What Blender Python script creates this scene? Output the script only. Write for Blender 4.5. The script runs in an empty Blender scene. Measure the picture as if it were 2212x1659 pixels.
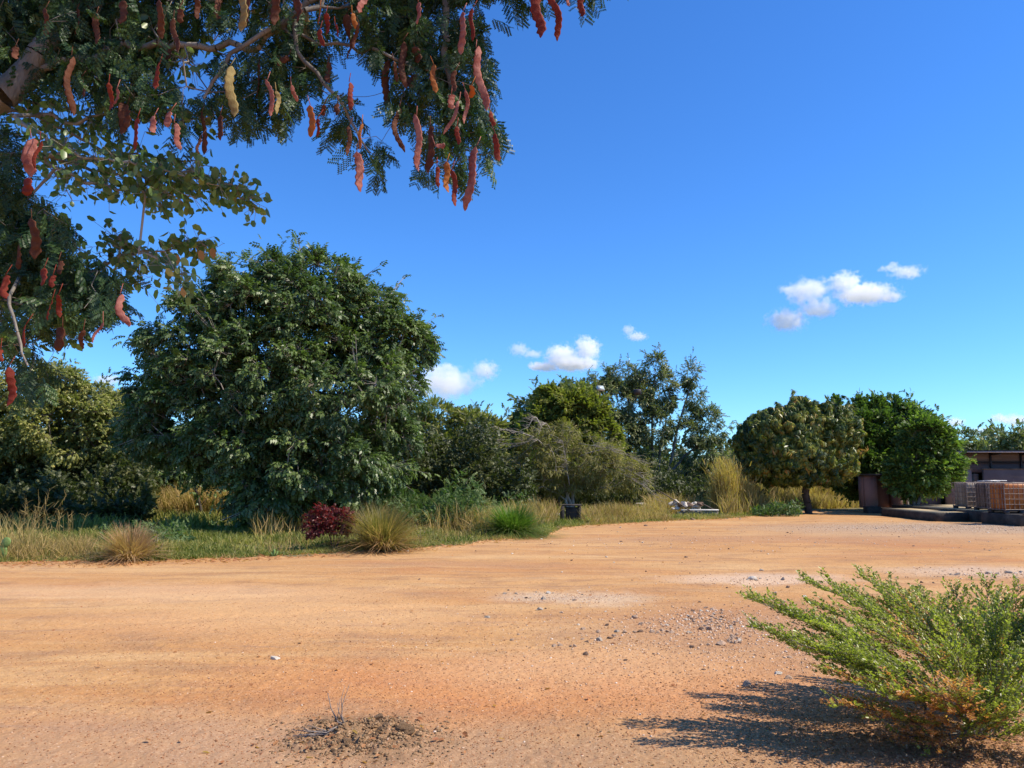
import bpy, math, random
import numpy as np
from mathutils import Vector, Matrix

R = math.radians
C = bpy.context.scene.collection
sc = bpy.context.scene

# ---------------------------------------------------------------- camera
F_PX = 1661.0            # focal length in pixels of a 2212 px wide picture
CX, CY = 1106.0, 829.5
PITCH = R(7.05)
CAMZ = 1.6
cd = bpy.data.cameras.new('camera')
cam = bpy.data.objects.new('camera', cd)
C.objects.link(cam)
cd.sensor_width = 36.0
cd.lens = 36.0 * F_PX / 2212.0
cd.clip_start = 0.05
cd.clip_end = 9000
cam.location = (0, 0, CAMZ)
cam.rotation_euler = (R(90) + PITCH, 0, 0)
sc.camera = cam

# ---------------------------------------------------------------- sky and sun
SUN_EL = R(47)
SUN_AZ = R(-10)            # direction towards the sun: to the right (+x) and a little behind the camera
SDIR = Vector((math.cos(SUN_EL) * math.cos(SUN_AZ), math.cos(SUN_EL) * math.sin(SUN_AZ), math.sin(SUN_EL)))
w = bpy.data.worlds.new('World')
sc.world = w
w.use_nodes = True
nt = w.node_tree
nt.nodes.clear()
sky = nt.nodes.new('ShaderNodeTexSky')
sky.sky_type = 'NISHITA'
sky.sun_disc = False
sky.sun_elevation = SUN_EL
sky.sun_rotation = R(90) - SUN_AZ
sky.altitude = 300
sky.air_density = 1.0
sky.dust_density = 0.0
sky.ozone_density = 3.0
hs = nt.nodes.new('ShaderNodeHueSaturation')
hs.inputs['Saturation'].default_value = 1.15
gr = nt.nodes.new('ShaderNodeMix'); gr.data_type = 'RGBA'; gr.blend_type = 'MULTIPLY'; gr.inputs[0].default_value = 1
gr.inputs[7].default_value = (.60, .97, 1.40, 1)
bg = nt.nodes.new('ShaderNodeBackground')
bg.inputs['Strength'].default_value = 0.116
wo = nt.nodes.new('ShaderNodeOutputWorld')
nt.links.new(sky.outputs[0], hs.inputs['Color'])
nt.links.new(hs.outputs[0], gr.inputs[6]); nt.links.new(gr.outputs[2], bg.inputs['Color'])
nt.links.new(bg.outputs[0], wo.inputs['Surface'])
sl = bpy.data.lights.new('sun', 'SUN')
sl.energy = 5.0
sl.angle = R(0.53)
sl.color = (1.0, 0.91, 0.76)
sun = bpy.data.objects.new('sun', sl)
C.objects.link(sun)
sun.rotation_euler = SDIR.to_track_quat('Z', 'Y').to_euler()
sun.location = (20, 5, 30)

sc.view_settings.view_transform = 'Standard'
sc.view_settings.look = 'None'
sc.view_settings.exposure = 0.5
sc.view_settings.gamma = 1.0
sc.render.engine = 'CYCLES'
sc.cycles.max_bounces = 14
sc.cycles.diffuse_bounces = 3
sc.cycles.glossy_bounces = 2
sc.cycles.transmission_bounces = 3
sc.cycles.transparent_max_bounces = 8
sc.cycles.volume_bounces = 14
sc.cycles.sample_clamp_indirect = 6
sc.cycles.use_denoising = True

# ---------------------------------------------------------------- coordinates
_FW = np.array([0, math.cos(PITCH), math.sin(PITCH)])
_UP = np.array([0, -math.sin(PITCH), math.cos(PITCH)])
_RT = np.array([1.0, 0, 0])


def W(px, py, y):
    """World point seen at (px,py) that lies y metres ahead."""
    d = _RT * (px - CX) / F_PX - _UP * (py - CY) / F_PX + _FW
    return np.array([0, 0, CAMZ]) + d * (y / d[1])


def G(px, py):
    """World point on the ground seen at (px,py)."""
    d = _RT * (px - CX) / F_PX - _UP * (py - CY) / F_PX + _FW
    t = -CAMZ / d[2]
    return np.array([0, 0, CAMZ]) + d * t


def rng(seed):
    return np.random.default_rng(seed)


def _hash(ix, iy, iz, seed):
    n = (ix * 374761393 + iy * 668265263 + iz * 2147483647 + seed * 974634777) & 0xffffffff
    n = ((n ^ (n >> 13)) * 1274126177) & 0xffffffff
    return ((n ^ (n >> 16)) & 0xffff) / 65535.0


def noise(P, seed=0):
    """Value noise 0..1, P (n,3)."""
    P = np.asarray(P, float)
    i = np.floor(P).astype(np.int64)
    f = P - i
    f = f * f * (3 - 2 * f)
    out = 0
    for a in (0, 1):
        for b in (0, 1):
            for c in (0, 1):
                wgt = (f[:, 0] if a else 1 - f[:, 0]) * (f[:, 1] if b else 1 - f[:, 1]) * (f[:, 2] if c else 1 - f[:, 2])
                out = out + wgt * _hash(i[:, 0] + a, i[:, 1] + b, i[:, 2] + c, seed)
    return out


def noise2(x, y, s, seed=0):
    x = np.asarray(x, float); y = np.asarray(y, float)
    return noise(np.stack([x.ravel() * s, y.ravel() * s, np.zeros(x.size)], 1), seed).reshape(x.shape)


# ---------------------------------------------------------------- object helpers
def tag(o, label=None, cat=None, group=None, kind=None):
    if label: o['label'] = label
    if cat: o['category'] = cat
    if group: o['group'] = group
    if kind: o['kind'] = kind
    return o


def empty(name, loc, label=None, cat=None, group=None, rz=0):
    o = bpy.data.objects.new(name, None)
    o.empty_display_size = 0.2
    C.objects.link(o)
    o.location = tuple(float(v) for v in loc)
    o.rotation_euler = (0, 0, rz)
    tag(o, label, cat, group)
    return o


def build(name, V, F, mat, parent=None, tint=None, smooth=False):
    """V (n,3) world coords, F (m,k) array -> one mesh object; origin at the parent's place."""
    V = np.asarray(V, np.float32)
    F = np.asarray(F, np.int32)
    if parent is not None:
        V = V - np.array(parent.location, np.float32)[None]
    me = bpy.data.meshes.new(name)
    me.vertices.add(len(V))
    me.vertices.foreach_set('co', V.ravel())
    m, k = F.shape
    me.loops.add(m * k)
    me.loops.foreach_set('vertex_index', F.ravel())
    me.polygons.add(m)
    me.polygons.foreach_set('loop_start', np.arange(m, dtype=np.int32) * k)
    if smooth:
        me.polygons.foreach_set('use_smooth', np.ones(m, bool))
    me.update(calc_edges=True)
    if tint is not None:
        a = me.attributes.new('tint', 'FLOAT', 'FACE')
        a.data.foreach_set('value', np.asarray(tint, np.float32))
    me.materials.append(mat)
    o = bpy.data.objects.new(name, me)
    C.objects.link(o)
    if parent is not None:
        o.parent = parent
    return o


def norm(A):
    A = np.asarray(A, float)
    return A / np.maximum(np.linalg.norm(A, axis=-1, keepdims=True), 1e-9)


def inst(T, P, D, N, S, r, keep=None):
    """Stamp template T=(verts, quads, leaf ids) at P along D with normal hint N, scale S."""
    tv, tf, tl = T
    P = np.asarray(P, float); n = len(P)
    X = norm(D)
    Y = norm(np.cross(N, X) + 1e-6)
    Z = np.cross(X, Y)
    S = np.asarray(S, float)
    if S.ndim == 1:
        S = np.stack([S, S, S], 1)
    V = (P[:, None] + X[:, None] * (tv[None, :, 0:1] * S[:, None, 0:1])
         + Y[:, None] * (tv[None, :, 1:2] * S[:, None, 1:2])
         + Z[:, None] * (tv[None, :, 2:3] * S[:, None, 2:3]))
    F = tf[None] + (np.arange(n) * len(tv))[:, None, None]
    nl = tl.max() + 1
    ti = r.random(n)[:, None]
    tj = r.random((n, nl))
    tint = (0.5 * ti + 0.5 * tj)[:, tl]
    return V.reshape(-1, 3), F.reshape(-1, tf.shape[1]), tint.ravel()


def merge(parts):
    Vs, Fs, Ts = [], [], []
    off = 0
    for V, F, T in parts:
        Vs.append(V); Fs.append(F + off); Ts.append(T); off += len(V)
    return np.concatenate(Vs), np.concatenate(Fs), np.concatenate(Ts)


def box(cx, cy, cz, sx, sy, sz, rz=0.0, tilt=None):
    """Box centred at c, full sizes s."""
    v = np.array([[x, y, z] for x in (-.5, .5) for y in (-.5, .5) for z in (-.5, .5)]) * [sx, sy, sz]
    if tilt is not None:
        v = v @ np.array(tilt).T
    c, s = math.cos(rz), math.sin(rz)
    v = v @ np.array([[c, -s, 0], [s, c, 0], [0, 0, 1]]).T + [cx, cy, cz]
    f = np.array([[0, 1, 3, 2], [4, 6, 7, 5], [0, 4, 5, 1], [2, 3, 7, 6], [0, 2, 6, 4], [1, 5, 7, 3]])
    return v, f, np.full(6, .5)


def tubes(A, B, ra, rb, n=6):
    """Frustums between point arrays A and B."""
    A = np.atleast_2d(A).astype(float); B = np.atleast_2d(B).astype(float)
    m = len(A)
    ra = np.broadcast_to(ra, m); rb = np.broadcast_to(rb, m)
    D = norm(B - A)
    ref = np.where(np.abs(D[:, 2:3]) > .9, np.array([[1., 0, 0]]), np.array([[0, 0, 1.]]))
    U = norm(np.cross(D, ref)); Wv = np.cross(D, U)
    t = np.arange(n) / n * 2 * np.pi
    ring = U[:, None] * np.cos(t)[None, :, None] + Wv[:, None] * np.sin(t)[None, :, None]
    V = np.concatenate([A[:, None] + ring * ra[:, None, None], B[:, None] + ring * rb[:, None, None]], 1)
    k = np.arange(n); k2 = (k + 1) % n
    f = np.stack([k, k2, k2 + n, k + n], 1)
    F = f[None] + (np.arange(m) * 2 * n)[:, None, None]
    return V.reshape(-1, 3), F.reshape(-1, 4), np.repeat(np.full(m, .5), n)


def polytube(pts, rad, n=6):
    pts = np.array(pts, float)
    rad = np.broadcast_to(rad, len(pts)).astype(float)
    T = norm(np.gradient(pts, axis=0))
    ref = np.array([0, 0, 1.]) if abs(T[0][2]) < .9 else np.array([1., 0, 0])
    V = []
    for p, t, q in zip(pts, T, rad):
        u = norm(np.cross(t, ref)); v = np.cross(t, u)
        a = np.arange(n) / n * 2 * np.pi
        V.append(p + q * (u * np.cos(a)[:, None] + v * np.sin(a)[:, None]))
    m = len(pts)
    k = np.arange(n); k2 = (k + 1) % n
    F = np.concatenate([np.stack([k, k2, k2 + n, k + n], 1) + i * n for i in range(m - 1)])
    caps = []
    if n == 6:
        caps = [[0, 3, 2, 1], [0, 5, 4, 3], [(m - 1) * n + j for j in (0, 1, 2, 3)], [(m - 1) * n + j for j in (0, 3, 4, 5)]]
    elif n == 4:
        caps = [[0, 3, 2, 1], [(m - 1) * n + j for j in (0, 1, 2, 3)]]
    if caps:
        F = np.concatenate([F, np.array(caps)])
    return np.concatenate(V), F, np.full(len(F), .5)


# ---------------------------------------------------------------- materials
def new_mat(name):
    m = bpy.data.materials.new(name)
    m.use_nodes = True
    n = m.node_tree
    n.nodes.clear()
    out = n.nodes.new('ShaderNodeOutputMaterial')
    return m, n, out


def ramp(n, stops, fac=None, interp='LINEAR'):
    r = n.nodes.new('ShaderNodeValToRGB')
    r.color_ramp.interpolation = interp
    e = r.color_ramp.elements
    while len(e) > 1:
        e.remove(e[-1])
    e[0].position = stops[0][0]; e[0].color = (*stops[0][1], 1)
    for p, c in stops[1:]:
        x = e.new(p); x.color = (*c, 1)
    if fac is not None:
        n.links.new(fac, r.inputs[0])
    return r


def nz(n, scale, detail=4, rough=.55, coord=None, dist=0):
    t = n.nodes.new('ShaderNodeTexNoise')
    t.inputs['Scale'].default_value = scale
    t.inputs['Detail'].default_value = detail
    t.inputs['Roughness'].default_value = rough
    t.inputs['Distortion'].default_value = dist
    if coord is not None:
        n.links.new(coord, t.inputs['Vector'])
    return t


def leaf_mat(name, stops, rough=.42, trans=.3, tcol=None, spec=.36):
    m, n, out = new_mat(name)
    at = n.nodes.new('ShaderNodeAttribute'); at.attribute_name = 'tint'
    r = ramp(n, stops, at.outputs['Fac'])
    p = n.nodes.new('ShaderNodeBsdfPrincipled')
    n.links.new(r.outputs[0], p.inputs['Base Color'])
    p.inputs['Roughness'].default_value = rough
    p.inputs['Specular IOR Level'].default_value = spec
    tr = n.nodes.new('ShaderNodeBsdfTranslucent')
    if tcol:
        tr.inputs[0].default_value = (*tcol, 1)
    else:
        mx = n.nodes.new('ShaderNodeMix'); mx.data_type = 'RGBA'; mx.blend_type = 'MULTIPLY'
        mx.inputs[0].default_value = 1.0
        n.links.new(r.outputs[0], mx.inputs[6])
        mx.inputs[7].default_value = (1.7, 2.2, .9, 1)
        n.links.new(mx.outputs[2], tr.inputs[0])
    mix = n.nodes.new('ShaderNodeMixShader'); mix.inputs[0].default_value = trans
    n.links.new(p.outputs[0], mix.inputs[1]); n.links.new(tr.outputs[0], mix.inputs[2])
    n.links.new(mix.outputs[0], out.inputs[0])
    return m


def plain_mat(name, c1, c2, scale=8, rough=.85, bump=.3, metal=0, detail=5, streak=None, dist=.02, spec=.3):
    m, n, out = new_mat(name)
    tc = n.nodes.new('ShaderNodeTexCoord')
    co = tc.outputs['Object']
    if streak:
        mp = n.nodes.new('ShaderNodeMapping'); mp.inputs['Scale'].default_value = streak
        n.links.new(co, mp.inputs[0]); co = mp.outputs[0]
    t = nz(n, scale, detail, .6, co)
    r = ramp(n, [(.3, c1), (.7, c2)], t.outputs[0])
    p = n.nodes.new('ShaderNodeBsdfPrincipled')
    n.links.new(r.outputs[0], p.inputs['Base Color'])
    p.inputs['Roughness'].default_value = rough
    p.inputs['Metallic'].default_value = metal
    p.inputs['Specular IOR Level'].default_value = spec
    t2 = nz(n, scale * 4, 4, .6, co)
    b = n.nodes.new('ShaderNodeBump'); b.inputs['Strength'].default_value = bump; b.inputs['Distance'].default_value = dist
    n.links.new(t2.outputs[0], b.inputs['Height']); n.links.new(b.outputs[0], p.inputs['Normal'])
    n.links.new(p.outputs[0], out.inputs[0])
    return m


def tint_mat(name, stops, rough=.9, spec=.2):
    m, n, out = new_mat(name)
    at = n.nodes.new('ShaderNodeAttribute'); at.attribute_name = 'tint'
    r = ramp(n, stops, at.outputs['Fac'])
    p = n.nodes.new('ShaderNodeBsdfPrincipled')
    n.links.new(r.outputs[0], p.inputs['Base Color'])
    p.inputs['Roughness'].default_value = rough
    p.inputs['Specular IOR Level'].default_value = spec
    n.links.new(p.outputs[0], out.inputs[0])
    return m


BARK = plain_mat('bark_brown', (.09, .075, .06), (.26, .225, .185), 6, .9, .8, streak=(1, 1, .25))
BARK_PALE = plain_mat('bark_pale', (.20, .17, .14), (.42, .37, .31), 7, .9, .8, streak=(1, 1, .3))
BARK_DARK = plain_mat('bark_dark', (.035, .028, .022), (.09, .07, .055), 7, .9, .8, streak=(1, 1, .3))
TWIG = plain_mat('twig_grey', (.16, .12, .10), (.34, .28, .24), 20, .9, .3)

# ---------------------------------------------------------------- leaf templates
def leaf1(x0, y0, z0, d, n, L, Wd, fold=.12, sag=.1):
    """one folded diamond leaf starting at a point, along d, with normal n"""
    d = norm(np.array(d, float)); y = norm(np.cross(n, d)); z = np.cross(d, y)
    b = np.array([x0, y0, z0], float)
    return np.array([b, b + d * L * .42 + y * Wd * .5 + z * fold * Wd, b + d * L - z * sag * L, b + d * L * .42 - y * Wd * .5 + z * fold * Wd])


def pack(leaves):
    V = np.concatenate(leaves)
    n = len(leaves)
    F = np.arange(n * 4).reshape(n, 4)
    return V, F, np.arange(n)


def t_pinnate(pairs=4, L=.33, W_=.12, droop=.55, seed=0):
    r = rng(seed); out = []
    for i in range(pairs):
        t = (i + 1) / (pairs + .6)
        x, z = t * .72, -droop * t * t * .5
        for s in (-1, 1):
            out.append(leaf1(x, 0, z, (.55, s * 1, -.35 - .5 * r.random()), (0, 0, 1), L * (.85 + .3 * r.random()), W_, .15, .2))
    out.append(leaf1(.74, 0, -droop * .5, (1, 0, -.8), (0, 0, 1), L, W_, .15, .2))
    return pack(out)


def t_spray(n=8, L=.3, W_=.16, flat=.5, droop=.2, seed=0):
    r = rng(seed); out = []
    for i in range(n):
        t = .15 + .85 * i / (n - 1)
        s = 1 if i % 2 else -1
        d = (.7 + .3 * r.random(), s * (.9 - .7 * t), (r.random() - .5) * 1.2 * flat - droop)
        nn = (r.normal() * .4, r.normal() * .4, 1)
        out.append(leaf1(t * .8, 0, -droop * t * t * .4, d, nn, L * (.8 + .4 * r.random()), W_ * (.8 + .4 * r.random())))
    return pack(out)


def t_whorl(n=9, L=.85, W_=.17, droop=.75, seed=0):
    """drooping whorl of long leaves, like a mango shoot"""
    r = rng(seed); out = []
    for i in range(n):
        a = i / n * 2 * math.pi + r.random() * .5
        dz = -droop * (.6 + .8 * r.random())
        out.append(leaf1(0, 0, 0, (.2 + dz, math.cos(a), math.sin(a)), (1, .1, .1), L * (.7 + .4 * r.random()), W_, .12, .45))
    return pack(out)


def t_bipinnate(pairs=5, nl=8, seed=0):
    """feathery frond: pinnae carrying rows of tiny leaflets; length 1"""
    r = rng(seed); out = []
    for i in range(pairs):
        t = (i + 1) / (pairs + .3)
        x = t * .8; z = -.35 * t * t
        for s in (-1, 1):
            pl = .42 * (1 - .25 * abs(t - .5))
            a = R(50 + 15 * r.random())
            pd = norm(np.array([math.cos(a), s * math.sin(a), -.5 - .4 * r.random()]))
            side = norm(np.cross((0, 0, 1), pd)); upn = np.cross(pd, side)
            for j in range(nl):
                q = (j + .8) / nl
                for s2 in (-1, 1):
                    b = np.array([x, 0, z]) + pd * pl * q
                    out.append(leaf1(*b, side * s2 + pd * .35 - np.array([0, 0, .25]), upn + r.normal(size=3) * .25, .13, .058, .05, .05))
    return pack(out)


def roundleaf(r=None):
    v = np.array([[0, 0, 0], [.22, .34, .05], [.68, .36, .05], [1, 0, -.1], [.68, -.36, .05], [.22, -.34, .05]], float)
    f = np.array([[0, 3, 2, 1], [0, 5, 4, 3]])
    return v, f, np.zeros(2, int)


def t_blade():
    v = np.array([[0, .5, 0], [0, -.5, 0], [.5, .38, .02], [.5, -.38, .02], [.8, .22, -.08], [.8, -.22, -.08], [1, .03, -.26], [1, -.03, -.26]])
    f = np.array([[0, 1, 3, 2], [2, 3, 5, 4], [4, 5, 7, 6]])
    return v, f, np.zeros(3, int)


def t_blade2():
    v = np.array([[0, .5, 0], [0, -.5, 0], [1, -.06, 0], [1, .06, 0]])
    return v, np.array([[0, 1, 2, 3]]), np.zeros(1, int)


# ---------------------------------------------------------------- tree skeleton
class Skel:
    def __init__(self):
        self.P = []; self.par = []; self.rmin = []; self.dr = []

    def path(self, pts, rad, start=None):
        """polyline with given radii; returns ids"""
        ids = []
        prev = start
        for p, q in zip(pts, rad):
            self.P.append(np.array(p, float)); self.par.append(-1 if prev is None else prev)
            self.rmin.append(q)
            self.dr.append(0 if prev is None else self.dr[prev] + np.linalg.norm(self.P[prev] - self.P[-1]))
            prev = len(self.P) - 1
            ids.append(prev)
        return ids

    def grow(self, tips, r, seg=.35, lift=.12, bias=.25, wob=.12):
        A = np.array(self.P)
        d0 = np.min(np.linalg.norm(tips[:, None] - A[None, ::max(1, len(A) // 60)], axis=2), axis=1)
        for k in np.argsort(d0):
            t = tips[k]
            A = np.array(self.P); d = np.linalg.norm(A - t, axis=1)
            cost = d + bias * np.array(self.dr) + .5 * np.maximum(0, A[:, 2] - t[2])
            j = int(np.argmin(cost)); L = d[j]
            n = max(1, int(L / seg)); a = self.P[j]; prev = j
            for i in range(1, n + 1):
                s = i / n
                p = a + (t - a) * s
                p = p + np.array([0, 0, lift * L * math.sin(math.pi * s)])
                if i < n:
                    p = p + r.normal(size=3) * wob * L / n
                self.P.append(p); self.par.append(prev); self.rmin.append(0)
                self.dr.append(self.dr[prev] + L / n)
                prev = len(self.P) - 1

    def mesh(self, rtip=.008, rmax=.3, power=.45, n=6):
        m = len(self.P)
        cnt = np.zeros(m)
        haschild = np.zeros(m, bool)
        for i in range(m):
            if self.par[i] >= 0: haschild[self.par[i]] = True
        cnt[~haschild] = 1
        for i in range(m - 1, -1, -1):
            if self.par[i] >= 0: cnt[self.par[i]] += cnt[i]
        rad = np.minimum(rtip * np.maximum(cnt, 1) ** power, rmax)
        rad = np.maximum(rad, np.array(self.rmin))
        P = np.array(self.P); par = np.array(self.par)
        e = np.where(par >= 0)[0]
        ra = np.minimum(rad[par[e]], rad[e] * 1.35)
        V, F, T = tubes(P[par[e]], P[e], ra, rad[e], n)
        return V, F, T


def lobe_points(lobe, k, r, lo=.75, hi=1.0):
    c, ra = lobe
    d = norm(r.normal(size=(k, 3)))
    q = lo + (hi - lo) * r.random((k, 1))
    return c + d * ra * q, d


def make_lobes(lob, depth, dyr=.75):
    """lobes in picture units -> world ellipsoids that stand at that distance"""
    out = []
    for l in lob:
        px, py, rx, rz = l[:4]
        dy = l[4] if len(l) > 4 else 0
        rd = l[5] if len(l) > 5 else None
        c = W(px, py, depth + dy)
        a = rx * (depth + dy) / F_PX; b = rz * (depth + dy) / F_PX
        out.append((c, np.array([a, rd if rd else min(a, b * 1.4) * dyr + .001, b])))
    return out


def crown(lobes, r, bough=.6, cover=1.6, per=22, fill=.25, zmin=.4, droop=.3, up=0.0, squash=.65, shoots=.3):
    """Boughs over the lobes' surfaces, leaf sprays over the boughs. -> sprays (P,D,N), bough centres"""
    BP, BD = [], []
    for c, ra in lobes:
        area = 4 * math.pi * ((ra[0] * ra[1]) ** 1.6 / 3 + (ra[0] * ra[2]) ** 1.6 / 3 + (ra[1] * ra[2]) ** 1.6 / 3) ** (1 / 1.6)
        br = min(bough, ra.min() * .8)
        k = max(4, int(cover * area / (math.pi * br * br)))
        p, d = lobe_points((c, np.maximum(ra - br * .55, .05)), k, r, .78, 1.03)
        ki = int(k * fill)
        if ki:
            p2, d2 = lobe_points((c, np.maximum(ra - br * .5, .05)), ki, r, .1, .7)
            p = np.concatenate([p, p2]); d = np.concatenate([d, d2])
        BP.append(p); BD.append(np.concatenate([d, np.full((len(d), 1), br)], 1))
    BP = np.concatenate(BP); BD = np.concatenate(BD)
    # drop boughs buried deep in other lobes
    keep = BP[:, 2] > zmin
    dm = np.zeros(len(BP))
    for c, ra in lobes:
        q = np.linalg.norm((BP - c) / np.maximum(ra, .05), axis=1)
        dm += (q < .62)
    keep &= (dm < 1) | (r.random(len(BP)) < .35)
    BP = BP[keep]; BD = BD[keep]
    n = len(BP)
    size = BD[:, 3] * (.65 + .6 * r.random(n))
    cnt = np.maximum(3, (per * (size / bough) ** 2 * (.7 + .6 * r.random(n)))).astype(int)
    idx = np.repeat(np.arange(n), cnt)
    m = len(idx)
    d = norm(r.normal(size=(m, 3)) + BD[idx, :3] * .9 + [0, 0, .35])
    P = BP[idx] + d * (size[idx] * (.35 + .65 * r.random(m)))[:, None] * [1, 1, squash]
    D = norm(d * .8 + BD[idx, :3] * .5 + r.normal(size=(m, 3)) * .35 + [0, 0, up - droop])
    N = norm(np.array([0, 0, .55]) + d * .9 + BD[idx, :3] * .4 + r.normal(size=(m, 3)) * .32)
    # leafy shoots that stick out and break the outline
    sh = np.where(r.random(n) < shoots)[0]
    k = 7
    dd = norm(BD[sh, :3] * .9 + [0, 0, .55] + r.normal(size=(len(sh), 3)) * .45)
    LL = size[sh] * (1.2 + 1.2 * r.random(len(sh)))
    tt = (np.arange(k) + .5) / k
    P2 = (BP[sh][:, None] + dd[:, None] * (size[sh] * .5)[:, None, None] + dd[:, None] * (LL[:, None] * tt[None])[:, :, None] + r.normal(size=(len(sh), k, 3)) * .05 * size[sh][:, None, None]).reshape(-1, 3)
    D2 = norm(np.repeat(dd, k, 0) + r.normal(size=(len(sh) * k, 3)) * .6 + [0, 0, -droop * .5])
    N2 = norm(np.array([0, 0, .8]) + r.normal(size=(len(sh) * k, 3)) * .4)
    P = np.concatenate([P, P2]); D = np.concatenate([D, D2]); N = np.concatenate([N, N2]); idx = np.concatenate([idx, np.repeat(sh, k)])
    ok = P[:, 2] > zmin * .6
    return P[ok], D[ok], N[ok], BP, idx[ok]


def make_tree(name, label, cat, base, lob, depth, T, mat, bark, seed, trunks=None, bough=.6, cover=1.6, per=22,
              fill=.25, size=.35, svar=.3, droop=.3, up=0., zmin=.5, rtip=.010, rmax=.3, power=.45, group=None, dyr=.75,
              trunk_r=.2, lift=.1, sides=6, squash=.65, extra=None, twigs=.25, rd_bias=.25, shoots=.3):
    r = rng(seed)
    root = empty(name, (base[0], base[1], 0), label, cat, group)
    lobes = make_lobes(lob, depth, dyr)
    P, D, N, B, bi = crown(lobes, r, bough, cover, per, fill, zmin, droop, up, squash, shoots)
    S = size * (1 - svar + 2 * svar * r.random(len(P)))
    V, F, Tn = inst(T, P, D, N, S, r)
    # a whole bough leans to one tint, as branches of a real crown do
    bt = r.random(len(B))
    nl = len(T[1])
    Tn = .55 * Tn + .45 * np.repeat(bt[bi], nl)
    parts = [(V, F, Tn)]
    if extra:
        parts += extra(r)
    V, F, Tn = merge(parts)
    build('crown', V, F, mat, root, Tn)
    sk = Skel()
    if trunks is None:
        c = np.mean([l[0] for l in lobes], axis=0)
        trunks = [[(base[0], base[1], -.15), (base[0] + .03, base[1], c[2] * .35), (base[0] * .5 + c[0] * .5, base[1] * .5 + c[1] * .5, c[2] * .75), tuple(c)]]
    for tr in trunks:
        pts = np.array(tr, float)
        s = np.linspace(0, len(pts) - 1, 4 * (len(pts) - 1) + 1)
        q = np.stack([np.interp(s, np.arange(len(pts)), pts[:, i]) for i in range(3)], 1)
        q[1:] += r.normal(size=(len(q) - 1, 3)) * trunk_r * .12
        f = np.linspace(1, .35, len(q)); f[0] *= 1.35
        sk.path(q, trunk_r * f)
    sk.grow(B, r, .35, lift, rd_bias)
    V, F, Tn = sk.mesh(rtip, rmax, power, sides)
    if twigs:
        k = r.random(len(P)) < twigs
        V2, F2, T2 = tubes(B[bi[k]], P[k] + D[k] * (size * .4), rtip * .7, rtip * .3, sides)
        V, F, Tn = merge([(V, F, Tn), (V2, F2, T2)])
    build('trunk', V, F, bark, root)
    return root


# ================================================================ GROUND
EDGE = [(-1400, 1226), (-300, 1222), (0, 1218), (200, 1216), (330, 1213), (480, 1207), (600, 1202), (720, 1195), (880, 1187), (1000, 1179),
        (1045, 1170), (1180, 1158), (1215, 1142), (1330, 1133), (1450, 1126), (1560, 1121), (1640, 1117), (1700, 1108), (1860, 1103),
        (2060, 1098), (2400, 1097), (3600, 1097)]
_ep = np.array([G(a, b) for a, b in EDGE])
_eu = _ep[:, 0] / _ep[:, 1]


def yard_edge(u):
    return np.interp(u, _eu, _ep[:, 1])


MOUND = G(775, 1590)


def ground_h(x, y):
    x = np.asarray(x, float); y = np.asarray(y, float)
    h = (noise2(x, y, .35, 1) - .5) * .05 + (noise2(x, y, 1.3, 2) - .5) * .02
    near = np.clip(1.5 - y / 14, 0, 1)
    h += (noise2(x * .6, y, 5, 3) - .5) * .010 + ((noise2(x, y, 17, 4) - .5) * .007 + (noise2(x, y, 40, 5) - .5) * .004) * near
    ey = yard_edge(x / np.maximum(y, .5))
    b = (y - ey)
    h += .03 * np.exp(-(b / .35) ** 2) * (.4 + noise2(x, y, 2.5, 6)) * (y > 3)
    h += np.where(b > 0, .04 * np.clip(b, 0, 1), 0) * (y > 3)
    # wheel ruts running along the yard
    for off, dep in ((10.6, .018), (12.3, .02), (14.0, .012)):
        q = y - off - .33 * x - .35 * np.sin(x * .3)
        h -= dep * np.exp(-(q / .2) ** 2) * (y > 6) * np.clip(ey - y - .6, 0, 1)
    # the little heap of dug soil
    dx = (x - MOUND[0]) / .46; dy = (y - MOUND[1]) / .36
    q = np.sqrt(dx * dx + dy * dy)
    rim = np.clip(1 - q, 0, 1) ** .6
    h += np.where(q < 1, rim * (.02 + .075 * noise2(x, y, 14, 7) ** 1.6 + .03 * (noise2(x, y, 45, 8) - .5)), 0)
    return h


def hz(p):
    return float(ground_h(np.array([p[0]]), np.array([p[1]]))[0])


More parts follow.
